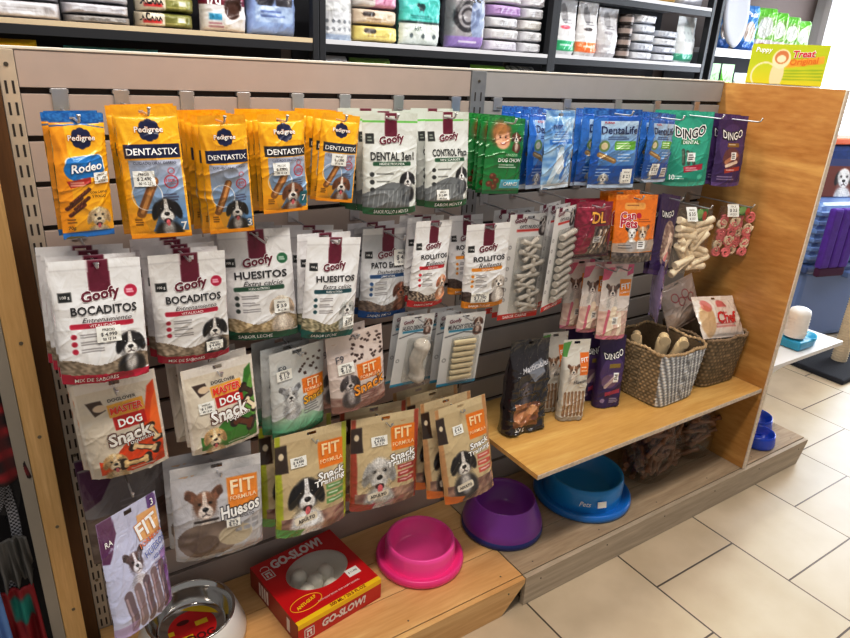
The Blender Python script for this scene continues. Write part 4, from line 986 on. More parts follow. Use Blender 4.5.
# third row
P_('mast_o', art_mo, 'stand', .04, .11, M_film, 'pet treats', 'cream and orange snack pouch with labrador and bone biscuits', 'orange snack pouch', 1, .05, None, rodz=.03, shift=-.006)
P_('mast_g', art_mg, 'stand', .04, .11, M_film, 'pet treats', 'cream and green snack pouch with labrador puppy', 'green snack pouch', 2, .04, (.26, .46, .22, .16, '$ 1.790'), rodz=.025, shift=-.006)
P_('fitg', art_fg, 'stand', .045, .10, M_film, 'pet treats', 'pale grey snack pouch with green foot, beside the green snack pouch', 'pale grey snack pouch with green foot', 2, .04, (.24, .26, .28, .18, '$ 1.9'), shift=-.008)
P_('fito', art_fo, 'stand', .045, .10, M_film, 'pet treats', 'pale pouch with brown kibble cubes across the top and brown foot', 'pale pouch with brown cubes', 1, .05, (.28, .42, .28, .18, '$ 1.9'), shift=-.02)
P_('bl1', art_b1, 'card', .002, .05, M_paper, 'pet treats', 'pale blister card holding one large grey chew bone', 'blister card with one chew bone', 1, .04, None, extra=blister(.26, .9, .3, .94, .042, one_bone), nu=56)
P_('bl2', art_b2, 'card', .002, .05, M_paper, 'pet treats', 'pale blister card holding cream chew bars', 'blister card of cream chew bars', 2, .035, None, extra=blister(.2, .86, .3, .94, .022, bars), nu=56, shift=-.008)
P_('fitp', art_fpink, 'stand', .03, .08, M_gloss, 'pet treats', 'white and pink chew bag with small dog, frontmost of the low hanging pair', 'white and pink chew bag', 0, .03)
P_('fitp2', art_fpink, 'stand', .03, .08, M_gloss, 'pet treats', 'white and pink chew bag just behind and left of its twin', 'rear white and pink chew bag', 1, .05, hk=True, shift=-.03)
PLACE['silver'] = (1.905, -.27, 1.10, .11, .235, -.05, .03, .95)
P_('silver', art_silver, 'pillow', .03, .07, M_gloss, 'pet treats', 'shiny purple and silver bag turned edge-on above the baskets', 'purple and silver bag turned edge-on', 0)
# bottom row
PLACE['fpur2'] = (.075, -.15, .765, .20, .27, -.05, .0, .1)
P_('fpur2', art_fpur2, 'stand', .05, .10, M_film, 'pet treats', 'grey chew bag with purple corner hanging behind the twisted one', 'grey chew bag with purple corner', 1, .06, None, rodz=.028)
P_('fitpur', art_fpur, 'stand', .05, .10, M_gloss, 'pet treats', 'lilac chew bag twisted on its hook above the steel bowl, lowest at the left', 'twisted lilac chew bag', 0, hk=False)
P_('fith', art_fith, 'stand', .06, .10, M_film, 'pet treats', 'grey see-through bag of chews with orange panel and big eared dog', 'grey bag with big eared dog', 1, .06, (.64, .645, .16, .1, '$ 2.9'), rodz=.028)
P_('fitl', art_fl, 'stand', .055, .10, M_film, 'pet treats', 'tan snack bag with lime edges and black and white collie', 'tan snack bag with lime edges', 1, .06, (.30, .28, .22, .13, '$ 4.490'), rodz=.03, shift=-.02)
P_('fitr', art_fr, 'stand', .055, .10, M_film, 'pet treats', 'tan snack bag with red edges and fluffy grey dog', 'tan snack bag with red edges', 1, .06, (.40, .27, .24, .13, '$ 4.490'), rodz=.028, shift=-.01)
P_('fitb', art_fb, 'stand', .055, .10, M_film, 'pet treats', 'brown snack bag with dark bordered collie turned outwards above the purple bowl', 'brown snack bag with dark collie', 3, .05, (.38, .26, .2, .15, '$ 4.4'), rodz=.03, shift=-.02)
# ------------------------------------------------------------------ things standing on the plywood shelf
def standing(key, art, W, H, T, x, y, yaw, tilt, label, mat=M_film, group=None, roll=0.0, kind='gusset'):
    p = make_pouch(key, W, H, T, kind, art, sum(map(ord, key)), 90, None, .06, .010 if key == 'blackbag' else .0045, mat)
    Rm = Euler((tilt, roll, yaw)).to_matrix(); base = Vector((0, 0, -H))
    loc = Vector((x, y, ZS + .002)) - Rm @ base
    root = tag(empty('treat_packet', loc, (tilt, roll, yaw)), label, 'pet treats', group)
    link('pouch', p['body'], root); link('hang_seal', p['seal'], root); return root
standing('blackbag', art_black, .175, .335, .075, 1.352, -.225, R(-2), R(-5), 'tall black crinkled chew packet standing at the left end of the plywood shelf', M_gloss, roll=R(5))
standing('stick1', art_stick, .105, .31, .05, 1.566, -.250, R(-20), R(-3), 'clear fronted packet of brown chew sticks standing in front on the plywood shelf', M_film)
standing('stick2', art_stick, .105, .31, .05, 1.545, -.165, R(-14), R(-3), 'packet of brown chew sticks standing behind its twin on the plywood shelf', M_film)
standing('dgs1', art_dgs, .11, .285, .05, 1.766, -.245, R(-18), R(-3), 'purple packet standing in front on the plywood shelf left of the basket', M_matte)
standing('dgs2', art_dgs, .11, .285, .05, 1.742, -.175, R(-14), R(-2), 'purple packet standing directly behind the front purple one on the plywood shelf', M_matte)
standing('dgs3', art_dgs, .11, .285, .05, 1.715, -.108, R(-10), R(-2), 'rearmost purple packet standing near the slat boards on the plywood shelf', M_matte)

def basket(loc, yaw, wb, db, wt, dt, h, label, painted, n_rows, handle, tilt=0.0):
    root = tag(empty('woven_basket', loc, (0, tilt, yaw)), label, 'basket')
    nu, nv = 240, 64
    def shape(t, v, inset=0.0):
        hw = (wb + (wt - wb) * v) / 2 - inset; hd = (db + (dt - db) * v) / 2 - inset
        a = t * 2 * math.pi; ca, sa = np.cos(a), np.sin(a); e = .30
        x = hw * np.sign(ca) * np.abs(ca) ** e; y = hd * np.sign(sa) * np.abs(sa) ** e
        return x, y, ca, sa
    # resample by arc length so the strands keep a steady width
    tt = np.linspace(0, 1, 2000); X, Y, _, _ = shape(tt, .5); s = np.concatenate([[0], np.cumsum(np.hypot(np.diff(X), np.diff(Y)))]); s /= s[-1]
    ts = np.interp(np.linspace(0, 1, nu, endpoint=False), s, tt)
    Tm, Vm = np.meshgrid(ts, np.linspace(0, 1, nv)); per = np.meshgrid(np.linspace(0, 1, nu, endpoint=False), np.linspace(0, 1, nv))[0]
    x, y, ca, sa = shape(Tm, Vm)
    ncol = 46; ph = (np.floor(Vm * n_rows) % 2) * math.pi
    rope = np.abs(np.sin(math.pi * Vm * n_rows)); tw = np.sin(per * ncol * math.pi * 2 + ph)
    d = .0042 * rope ** .6 * (.6 + .4 * tw); nl = np.hypot(ca, sa)
    x = x + d * ca / nl; y = y + d * sa / nl
    z = Vm * h + .004 * np.sin(per * 23) * Vm
    P = np.stack([x, y, z], -1).reshape(-1, 3)
    idx = np.arange(nu * nv).reshape(nv, nu); r = np.roll(idx, -1, 1)
    Q = np.stack([idx[:-1], r[:-1], r[1:], idx[1:]], -1).reshape(-1, 4)
    rs = np.random.RandomState(3); sh = .62 + .38 * rope * (.55 + .45 * tw)
    c1 = np.array([206, 178, 138.]); var = rs.uniform(.82, 1.1, (n_rows + 1, ncol + 1)); vv = var[np.clip((Vm * n_rows).astype(int), 0, n_rows), np.clip((per * ncol).astype(int), 0, ncol)]
    C = (c1[None, None] * (sh * vv)[..., None])
    if painted:
        lim = (wb + (wt - wb) * Vm) / 2
        pm = (y < -(db / 2) * .86) & (x > -lim * 1.05)
        pm = pm | ((x > lim * .9) & (y < 0))
        st = .5 + .5 * np.sin(per * 84 * math.pi + np.floor(Vm * n_rows) * 1.2); pc = np.array([240, 244, 252.])[None, None] * (.55 + .5 * st)[..., None]; C = np.where(pm[..., None], pc * (.82 + .2 * rope)[..., None], C)
    if not painted: C = C * np.array([.80, .78, .76])
    link('woven_side', mesh_col('woven_side', P, Q.tolist(), C.reshape(-1, 3) / 255., None, M_paper), root)
    m = MB(); xi, yi, _, _ = shape(ts, 1.0, .007); xb, yb, _, _ = shape(ts, 0.0, .007); n = nu
    vs = [(a, b, h - .002) for a, b in zip(xi, yi)] + [(a, b, .008) for a, b in zip(xb, yb)]
    m.add(vs, [(i, n + i, n + (i + 1) % n, (i + 1) % n) for i in range(n)] + [list(range(n, 2 * n))], 0, True)
    m.build('lining', plain('basket_lining', (120, 98, 72), .8, 0, .5, 120, .2), root)
    m = MB(); xr, yr, _, _ = shape(ts, 1.0, .002); pts = [(a, b, h + .003 + .004 * math.sin(i * .21)) for i, (a, b) in enumerate(zip(xr, yr))]; pts.append(pts[0])
    rs_ = [.0062 + .0018 * math.sin(i * 1.3) for i in range(len(pts))]
    m.tube(pts, rs_, 8); m.build('rolled_rim', plain('seagrass_rope' + str(painted), (186, 160, 122) if painted else (150, 126, 98), .7, 0, .6, 150, .2), root)
    if handle:
        m = MB(); pts = []
        for k in range(17):
            a = math.pi * k / 16; pts.append((wt * .40 + .010 * math.sin(a), -.045 * math.cos(a) , h - .004 + .060 * math.sin(a)))
        m.tube(pts, [.0075 + .0012 * math.sin(k * 2.2) for k in range(17)], 8); m.build('loop_handle', plain('dark_seagrass', (146, 112, 74), .7, 0, .6, 150, .2), root)
    return root
basket((2.035, -.243, ZS + .003), R(2), .235, .25, .268, .285, .222, 'seagrass basket with white and blue painted front face, holding rawhide bones', True, 17, False)
basket((2.350, -.232, ZS + .003), R(-3), .225, .235, .250, .275, .212, 'darker woven basket with loop handle, against the plywood end panel', False, 13, True)
M_bonew = plain('cream_rawhide', (226, 204, 164), .55, 0, .4, 30, .06)
for i, (a, b, r, lab) in enumerate([((2.02, -.25, .56), (2.035, -.265, .752), .030, 'thick cream rawhide bone sticking up in the middle of the painted basket'),
        ((2.07, -.25, .57), (2.115, -.30, .735), .026, 'cream rawhide bone leaning on the front right rim of the painted basket'),
        ((1.96, -.22, .57), (1.945, -.20, .760), .024, 'brownish rawhide bone at the back left of the painted basket')]):
    mid = (Vector(a) + Vector(b)) / 2; c = tag(empty('rawhide_bone', mid), lab, 'bone', 'bones in the painted basket')
    m = MB(); bone_tube(m, Vector(a) - mid, Vector(b) - mid, r * .8, 14); m.build('shank', M_bonew, c)
    m = MB(); v = (Vector(b) - Vector(a)).normalized(); s = v.cross(Vector((0, 0, 1))).normalized()
    bone_tube(m, Vector(b) - mid - s * r * .9, Vector(b) - mid + s * r * .9, r * .62, 12); m.build('knot', M_bonew, c)
def art_beef(A):
    A.base((232, 222, 214)); A.ell(.55, .3, .12, .12, (196, 60, 60), 0, .7); A.rect(.4, .3, .7, .42, (230, 214, 206)); A.text('Chef', .58, .55, .5, (206, 40, 48), .05, .1)
    A.fine(.3, .68, .86, 2, .06, (196, 60, 60), .025); A.ell(.16, .6, .14, .25, (206, 170, 120), 0, .8); A.ell(.2, .25, .1, .1, (196, 60, 60), 0, .5)
def art_beef2(A):
    A.base((206, 190, 182)); 
    for i in range(4): A.ring(.3 + .15 * i, .3 + .12 * (i % 2), .09, .02, (176, 60, 66))
    A.mottle(A.y > .6, (196, 170, 150), (214, 200, 190), 16)
def lying(key, art, W, H, T, loc, rot, label):
    p = make_pouch(key, W, H, T, 'pillow', art, sum(map(ord, key)), 60, None, .08, .004, M_gloss)
    r = tag(empty('treat_packet', loc, rot), label, 'pet treats'); link('pouch', p['body'], r); link('hang_seal', p['seal'], r)
lying('chefbag', art_beef, .27, .18, .05, (2.345, -.235, .875), (R(-38), R(6), R(-4)), 'white packet with red lettering and chef hat, lying on top of the darker basket')
lying('chefbag2', art_beef2, .19, .20, .045, (2.20, -.15, .935), (R(-14), R(-16), R(-4)), 'white packet with red ring print, leaning behind in the darker basket')

# ------------------------------------------------------------------ things on the wooden platform
def plastic(name, c, rough=.3): return plain(name, c, rough, coat=.2)
def pet_bowl(loc, rb, rr, h, mats, label, kind, yaw=0.0, sy=1.0):
    root = tag(empty('pet_bowl', loc, (0, 0, yaw)), label, 'pet bowl')
    m = MB()
    if kind == 'tray':
        m.lathe([(rb * .60, .002), (rb * .93, 0), (rb * .985, .004), (rb, .014), (rb * .985, .026), (rb * .95, .031), (rb * .90, .028), (rb * .86, .022), (rb * .78, .022), (rb * .60, .03)], 80, 0, sy=sy); m.build('anti_ant_tray', mats[1], root)
        m = MB(); q = rb * .80
        m.lathe([(q, .022), (q * .99, .03), (rr * 1.06, h * .8), (rr * 1.03, h * .97), (rr, h), (rr * .955, h * .985), (rr * .93, h * .9), (rr * .80, h * .38), (rr * .7, h * .30), (0.0005, h * .28)], 80, 0, sy=sy); m.build('bowl', mats[0], root)
    else:
        m.lathe([(rb * .9, 0), (rb, .002), (rb * 1.012, .012), (rb * 1.0, .024), (rb * .97, .026)], 80); m.build('rubber_foot', mats[1], root)
        m = MB(); m.lathe([(rb * .985, .02), (rb * .99, .035), (rb * .95, h * .42), (rb * .945, h * .435), (rb * .94, h * .45), (rr * 1.05, h * .9), (rr * 1.01, h * .985), (rr, h), (rr * .965, h * .985), (rr * .93, h * .9), (rr * .78, h * .40), (rr * .66, h * .34), (.0005, h * .33)], 80); m.build('bowl', mats[0], root)
    return root
pet_bowl((.945, -.228, ZP + .001), .152, .113, .088, (plastic('pink_plastic', (255, 86, 178)), plastic('deep_pink_plastic', (244, 62, 150))), 'hot pink round pet bowl with wide tray foot', 'tray')
pet_bowl((1.308, -.232, ZP + .001), .150, .112, .128, (plastic('purple_plastic', (130, 54, 164), .32), plastic('navy_rubber', (26, 40, 120), .5)), 'deep purple pet bowl with flared sides and navy foot', 'flare')
bb = pet_bowl((1.715, -.245, ZP + .001), .195, .148, .115, (plastic('blue_plastic', (28, 142, 218)), plastic('blue_plastic_tray', (24, 120, 206))), 'large bright blue pet bowl with wide tray foot', 'tray', R(-10))
m = MB(); m.box(-.018, .018, -.001, .001, -.012, .012); o = m.build('price_sticker', plain('paper_sticker', (240, 238, 232), .6), bb, (-.03, -.162, .066), (R(-14), 0, R(-10)))
V0, F0 = text_geo('Pets', .01, .3); q = (V0 - V0.mean(0)) * .026
m = MB(); m.add([(a, 0, b) for a, b in q], F0); m.build('white_print', M_white, bb, (-.088, -.142, .066), (R(-14), 0, R(-30)))

# stainless bowl with white outer wall
sb = tag(empty('steel_bowl', (.195, -.168, ZP + .001)), 'steel feeding bowl with white outer wall and red paper label inside', 'pet bowl')
m = MB(); m.lathe([(.14, 0), (.15, .003), (.151, .02), (.126, .092), (.1225, .0975)], 80); m.build('outer_wall', M_white, sb)
m = MB(); m.lathe([(.1235, .096), (.1225, .1), (.119, .1005), (.115, .098), (.108, .075), (.096, .04), (.088, .032), (.0005, .030)], 80); m.build('steel_insert', plain('polished_steel', (206, 204, 202), .12, 1.0), sb)
m = MB(); m.lathe([(.0005, .0312), (.082, .0316)], 64); pl = m.build('paper_label', plain('red_label', (216, 24, 26), .5), sb)
m = MB(); m.add([(.082 * math.cos(a), .082 * math.sin(a), .0321) for a in np.linspace(.2, 1.75, 24)], [list(range(24))])
for i in range(4): m.box(-.06 + .003 * i, -.005, -.03 - .012 * i, -.023 - .012 * i, .0318, .0322)
m.box(-.066, -.05, -.004, .012, .0318, .0322); m.box(.01, .045, .0, .018, .0318, .0322)
m.build('yellow_print', plain('yellow_ink', (244, 206, 30), .5), pl)
V0, F0 = text_geo('DOG', .03, 0); q = (V0 - V0.mean(0)) * .034
m = MB(); m.add([(a + .02, b - .04, .0324) for a, b in q], F0)
m.add([(-.02 + .018 * math.cos(a), .03 + .009 * math.sin(a), .0323) for a in np.linspace(0, 6.2, 14)], [list(range(14))])
m.build('dark_print', plain('dark_ink', (90, 14, 16), .5), pl)

# red boxed slow feeder
BW_, BD_, BH_ = .30, .294, .075
gb = tag(empty('slow_feeder_box', (.572, -.191, ZP + .001), (0, 0, R(8))), 'red and yellow carton with oval window showing a white slow feeder bowl', 'box')
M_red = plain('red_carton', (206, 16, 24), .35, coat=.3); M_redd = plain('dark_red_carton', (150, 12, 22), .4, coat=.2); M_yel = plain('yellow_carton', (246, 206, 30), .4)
M_ink = plain('white_ink', (238, 230, 226), .5); M_inks = plain('silver_ink', (236, 228, 228), .4)
m = MB(); x0, x1, y0, y1 = -BW_ / 2, BW_ / 2, -BD_ / 2, BD_ / 2
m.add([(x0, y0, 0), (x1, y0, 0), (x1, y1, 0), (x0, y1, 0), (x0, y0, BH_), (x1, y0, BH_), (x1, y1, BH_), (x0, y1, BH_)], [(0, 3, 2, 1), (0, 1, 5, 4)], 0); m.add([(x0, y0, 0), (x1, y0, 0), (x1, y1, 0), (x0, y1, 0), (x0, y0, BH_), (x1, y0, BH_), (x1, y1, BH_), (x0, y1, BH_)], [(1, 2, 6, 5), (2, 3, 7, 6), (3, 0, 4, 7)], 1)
N = 64; ring = []; ovl = []
for i in range(N):
    a = 2 * math.pi * i / N; ca, sa = math.cos(a), math.sin(a); k = 1 / max(abs(ca) / (BW_ / 2), abs(sa) / (BD_ / 2)); ring.append((ca * k, sa * k, BH_)); ovl.append((.015 + .104 * ca, .012 + .078 * sa, BH_))
# snap the corners
for cx, cy in ((x0, y0), (x1, y0), (x1, y1), (x0, y1)):
    j = min(range(N), key=lambda i: (ring[i][0] - cx) ** 2 + (ring[i][1] - cy) ** 2); ring[j] = (cx, cy, BH_)
m.add(ring + ovl, [(i, (i + 1) % N, N + (i + 1) % N, N + i) for i in range(N)], 0)
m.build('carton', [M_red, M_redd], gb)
m = MB(); m.box(x0, x1, y0 - .0006, y0 + .001, BH_ - .017, BH_ + .0004); m.box(x0, x1, y0, y0 + .016, BH_, BH_ + .0006); m.build('yellow_stripe', M_yel, gb)
m = MB(); m.add([(.015 + .106 * math.cos(a), .012 + .080 * math.sin(a), BH_ - .0012) for a in np.linspace(0, 6.283, 48)[:-1]], [list(range(47))]); m.build('window_film', M_blister, gb)
m = MB(); m.lathe([(.0005, .022), (.085, .022), (.11, .045), (.125, .066), (.128, .067)], 64, sy=.95)
for i, (a, r) in enumerate([(.3, .05), (2.2, .055), (3.6, .05), (5.2, .058), (0, 0)]): m.lathe([(.028, .02), (.026, .05), (.018, .064), (.0005, .067)], 20, 0, (r * math.cos(a), r * math.sin(a), 0))
m.build('white_feeder_bowl', plain('cream_white_plastic', (240, 238, 228), .35), gb)
def print_on(parent, t, bold, shear, w, M, mat, name, hs=1.0):
    V, F = text_geo(t, bold, shear); mn, mx = V.min(0), V.max(0); q = (V - (mn + mx) / 2) * (w / (mx[0] - mn[0])); q[:, 1] *= hs
    mm = MB(); mm.add([M @ Vector((a, b, 0)) for a, b in q], F); return mm.build(name, mat, parent)
TOPM = lambda x, y, r=0: Matrix.Translation((x, y, BH_ + .0009)) @ Matrix.Rotation(r, 4, 'Z')
FRM = lambda x, z: Matrix.Translation((x, y0 - .0012, z)) @ Matrix.Rotation(R(90), 4, 'X')
print_on(gb, 'GO-SLOW!', .05, .15, .19, TOPM(.0, .116, R(2)), M_inks, 'title_print', 1.3)
print_on(gb, 'GO-SLOW!', .05, .15, .16, FRM(.01, .034), M_inks, 'title_print', 1.15)
print_on(gb, 'ANTI-GULP', .05, .1, .075, TOPM(-.085, -.085, R(12)), M_yel, 'slogan_print', 1.1)
print_on(gb, 'ANTI-GULP BOWL FOR HAPPY EATING', .01, 0, .15, TOPM(.02, -.104), M_ink, 'small_print')
print_on(gb, '500 ML / 20.5 FL.OZ', .02, 0, .13, TOPM(.03, -.139) @ Matrix.Translation((0, 0, .0006)), M_redd, 'small_print')
for (cx, cy, T) in ((-.118, .088, 0), (-.113, .034, 1)):
    m = MB()
    for (a, b, c, d) in ((-.017, .017, .011, .014), (-.017, .017, -.022, -.019), (-.017, -.014, -.022, .014), (.014, .017, -.022, .014), (-.009, -.003, -.015, -.004), (.003, .009, -.015, -.004), (-.009, .009, -.001, .006)):
        if T == 0: m.box(cx + a, cx + b, cy + c, cy + d, BH_ + .0004, BH_ + .001)
        else: m.box(cx + a, cx + b, y0 - .0012, y0 - .0004, cy + c, cy + d)
    m.build('tag_emblem', M_ink, gb)
m = MB()
for i in range(9): m.box(x0 - .0008, x0 - .0002, -.10 + .002 * i, -.10 + .002 * i + .0012, .012, .06)
for i in range(4): m.box(x0 - .0008, x0 - .0002, .03 + .016 * i, .04 + .016 * i, .012, .062)
m.build('side_print', M_ink, gb); m = MB()
m.tube([(-.118 + .014 * math.cos(a), .110 + .012 * math.sin(a), BH_ + .001) for a in np.linspace(-.8, 3.0, 12)], .0011, 6)
m.build('hang_loop_print', M_ink, gb)
m = MB(); m.tube([(-.085 + .052 * math.cos(a), -.085 + .026 * math.sin(a), BH_ + .0006) for a in np.linspace(.0, 6.283, 40)], .0012, 6); m.build('slogan_ring', M_yel, gb)
m = MB(); m.box(.075, .12, -.082, -.05, BH_ + .0003, BH_ + .0012); m.build('price_sticker', plain('sticker_white', (236, 236, 232), .6), gb)
print_on(gb, '$ 11.990', .01, 0, .032, TOPM(.0975, -.066) @ Matrix.Translation((0, 0, .0006)), M_dark, 'price_print')

# clear bags of dark chews at the right end
M_chewd = plain('dark_chew', (124, 84, 58), .42, 0, .5, 50, .35)
def chew_bag(loc, rot, W, H, D, n, label, seed, lean):
    root = tag(empty('chew_stick_bag', loc, rot), label, 'pet treats', 'clear bags of dark chews')
    rs = random.Random(seed)
    for i in range(n):
        px = rs.uniform(-.40, .40) * W; py = rs.uniform(-.40, .40) * D * (1 - .3 * abs(px) / W); pz = rs.uniform(.07, .78) * H
        sc = 1 - .45 * max(0, pz / H - .45); px *= sc; py *= sc
        a = lean + rs.uniform(-.5, .5); b = rs.uniform(-.6, .6); l = rs.uniform(.04, .06)
        d = Vector((math.cos(a) * math.cos(b), math.sin(b), math.sin(a) * math.cos(b))) * l; c = Vector((px, py, pz)); pts = []
        A_, B_ = c - d, c + d
        for k in range(7):
            t = k / 6; q = A_.lerp(B_, t); q.z = max(q.z, .012); q.x += .004 * math.sin(t * 8 + i); pts.append(q)
        m = MB(); m.tube(pts, [.0105 * (1 + .22 * math.sin(k * 2.1 + i)) for k in range(7)], 8); m.build('chew_stick', M_chewd, root)
    nu, nv = 48, 40; U, V = np.meshgrid(np.linspace(0, 1, nu, endpoint=False), np.linspace(0, 1, nv)); a = U * 2 * math.pi
    rr = np.where(V < .8, (np.sin(np.clip(V / .8, 0, 1) * math.pi * .86 + .22)) ** .5, 0) ; rr = np.interp(V, [0, .04, .2, .5, .72, .82, .88, .95, 1], [.2, .85, 1.0, .98, .8, .5, .26, .5, .62])
    rn = np.random.RandomState(seed); w = sum(rn.uniform(.3, 1) * np.sin(a * rn.randint(2, 6) + V * rn.uniform(4, 14) + rn.uniform(0, 6)) for _ in range(9)) * .022
    x = W / 2 * np.sign(np.cos(a)) * np.abs(np.cos(a)) ** .75 * (rr + w); y = D / 2 * np.sign(np.sin(a)) * np.abs(np.sin(a)) ** .75 * (rr + w); z = V * H
    idx = np.arange(nu * nv).reshape(nv, nu); r = np.roll(idx, -1, 1); Q = np.stack([idx[:-1], r[:-1], r[1:], idx[1:]], -1).reshape(-1, 4)
    me = bpy.data.meshes.new('clear_bag'); me.from_pydata(np.stack([x, y, z], -1).reshape(-1, 3).tolist(), [], Q.tolist()); me.polygons.foreach_set('use_smooth', [True] * len(Q)); me.materials.append(M_shiny); me.update()
    link('clear_bag', me, root)
    return root
chew_bag((2.090, -.275, ZP + .002), (0, 0, R(10)), .32, .34, .21, 85, 'left clear plastic bag of dark chew sticks on the platform beside the blue bowl', 3, .35)
chew_bag((2.368, -.265, ZP + .002), (0, 0, R(-10)), .17, .33, .19, 55, 'right clear plastic bag of dark chew sticks in the corner by the end panel', 8, .2)

# ------------------------------------------------------------------ right of the end panel
db = tag(empty('double_pet_bowl', (2.80, -.335, ZP + .001), (0, 0, R(40))), 'glossy royal blue twin bowl at the far right end of the platform', 'pet bowl')
for i, (x, r, h) in enumerate(((-.072, .078, .062), (.082, .092, .07))):
    m = MB(); m.lathe([(r * .9, 0), (r * .98, .004), (r, .015), (r * .93, h * .8), (r * .9, h), (r * .85, h * .98), (r * .78, h * .6), (r * .6, h * .3), (.0005, h * .25)], 56, 0, (x, 0, 0)); m.build('bowl', plastic('royal_blue_plastic', (20, 70, 200), .2), db)
m = MB(); m.bbox(-.03, .03, -.04, .04, 0, .03, .008); m.build('bridge', plastic('royal_blue_bridge', (18, 64, 190), .2), db)
ss = tag(empty('side_shelf', (2.5045, -.315, .6)), 'white laminate shelf fixed to the outer side of the plywood end panel', 'shelf')
m = MB(); m.bbox(0, .64, -.14, .14, -.02, 0, .002); m.build('board', M_lam, ss)
for y in (-.12, .12):
    m = MB(); m.prism([(0.0005, -.0205), (.30, -.0205), (.29, -.03), (.0005, -.09)], y * .9, y * .9 + .006, M=Matrix(((1, 0, 0, 0), (0, 0, 1, 0), (0, 1, 0, 0), (0, 0, 0, 1)))); m.build('bracket', M_white, ss)
fd = tag(empty('water_feeder', (2.86, -.365, .601)), 'pet feeder with turquoise tray and upright white tank on the white side shelf', 'pet feeder')
m = MB(); m.lathe([(.05, 0), (.06, .002), (.066, .03), (.066, .042), (.061, .042), (.055, .022), (.0005, .018)], 40, 0, (.07, 0, 0), 1.05, .9); m.bbox(-.06, .06, -.06, .06, 0, .042, .01); m.build('tray', plastic('turquoise_plastic', (40, 156, 196)), fd)
m = MB(); m.lathe([(.044, .05), (.046, .06), (.046, .16), (.041, .176), (.025, .185), (.0005, .187)], 40, 0, (-.01, 0, 0))
for k in range(6): m.lathe([(.0465, .068 + k * .014), (.048, .071 + k * .014), (.0465, .074 + k * .014)], 40, 0, (-.01, 0, 0))
m.build('tank', M_white, fd)

# tall carton on a plinth behind the end panel
pl_ = tag(empty('display_plinth', (3.26, .19, 0), (0, 0, R(-72))), 'tall white plinth behind the plywood panel carrying the lime green carton', 'stand')
m = MB(); m.bbox(-.165, .165, -.06, .10, 0, 1.69, .004); m.build('column', M_lam, pl_)
m = MB(); m.bbox(-.17, .17, -.065, .105, 1.6905, 1.702, .003); m.build('top_board', M_white, pl_)
def art_green(A):
    A.base((186, 196, 30)); A.grad(A.y > .5, (190, 200, 40), (226, 206, 40), .5, 1.0)
    for i in range(4): A.line(.4, .66 + .07 * i, .98, .60 + .08 * i, .02, (120, 160, 30), .6)
    A.text('Puppy', .17, .16, .22, WHT, .03, .1); A.text('Treat', .70, .22, .28, (206, 50, 60), .05, .15, 4, out=WHT, outw=.05)
    A.poly([(.45, .42), (.96, .26), (.97, .44), (.5, .58)], (240, 170, 60)); A.text('Original', .72, .42, .36, (226, 130, 40), .03, .1, 6)
    A.ring(.23, .78, .17, .025, (240, 226, 180)); A.ell(.40, .75, .09, .2, (232, 214, 170)); A.ell(.42, .36, .12, .13, (240, 226, 186)); A.ell(.42, .32, .09, .09, (206, 130, 80)); A.ell(.42, .36, .06, .05, (240, 226, 190))
gc = tag(empty('treat_carton', (3.255, .185, 1.703), (0, 0, R(-72))), 'lime green and yellow puppy treat carton standing behind the top of the end panel', 'box')
p = make_pouch('greenbox', .335, .18, .002, 'card', art_green, 1, 130, 40, 0, 0, M_paper, False)
link('printed_front', p['body'], gc, (0, -.0615, .18))
m = MB(); m.bbox(-.1675, .1675, -.06, .06, 0, .18, .001); m.build('carton', plain('pale_carton', (206, 212, 206), .5), gc)

# pet carrier, cat scratcher, hanging things beyond
pc = tag(empty('pet_carrier', (4.95, .62, 0), (0, 0, R(-14))), 'large slate blue plastic pet carrier with ribbed lid beyond the end panel', 'pet carrier')
M_slate = plastic('slate_blue_plastic', (104, 128, 176), .4); M_slated = plastic('dark_slate_plastic', (58, 78, 124), .4)
m = MB(); m.bbox(-.42, .42, -.32, .32, 0, .52, .04); m.build('lower_tub', M_slate, pc)
m = MB(); m.bbox(-.45, .45, -.35, .35, .50, .56, .02); m.build('rim', M_slated, pc)
m = MB(); m.bbox(-.42, .42, -.32, .32, .55, .98, .05); 
for k in range(6): m.bbox(-.43, .43, -.335, .33, .60 + k * .06, .63 + k * .06, .006)
m.build('ribbed_lid', plastic('steel_blue_plastic', (110, 140, 190), .4), pc)
m = MB(); m.bbox(-.10, .10, -.40, -.34, .47, .515, .01); m.build('latch_handle', M_slate, pc)
cr_ = tag(empty('photo_card', (4.86, .50, .985), (R(-12), 0, R(-20))), 'printed card showing a white dog with dark ears, standing on the pet carrier', 'sign')
p = make_pouch('dogcard', .34, .26, .002, 'card', lambda A: (A.base((120, 60, 50)), A.where(A.y < .2, (60, 70, 120)), A.dog(.55, .5, .22, (240, 238, 236), (250, 250, 250), (40, 34, 36), False, (240, 240, 240))), 1, 60, None, 0, 0, M_paper, False)
link('printed_face', p['body'], cr_, (0, 0, .26))
bl = tag(empty('pet_blanket', (5.0, .72, .985), (0, 0, R(-14))), 'folded dark blue blanket pack stacked high on the pet carrier', 'blanket')
m = MB(); m.bbox(-.28, .28, -.12, .12, 0, .34, .04); m.build('folded_cloth', plain('navy_cloth', (28, 62, 130), .8, 0, .6, 40, .2), bl)
m = MB(); m.bbox(-.285, .285, -.125, .125, .34, .385, .01); m.build('orange_wrapper', plain('orange_wrapper', (236, 110, 50), .5), bl)
pb = tag(empty('purple_cloth_bag', (4.50, .30, .50), (0, 0, R(-14))), 'purple cloth bag hanging on the front of the blue pet carrier', 'bag')
m = MB()
for k in range(3): m.bbox(-.12 + k * .085, -.04 + k * .085, -.05, .0, .08, .48, .015)
m.build('cloth_body', plain('purple_cloth', (84, 40, 150), .7, 0, .6, 30, .2), pb)
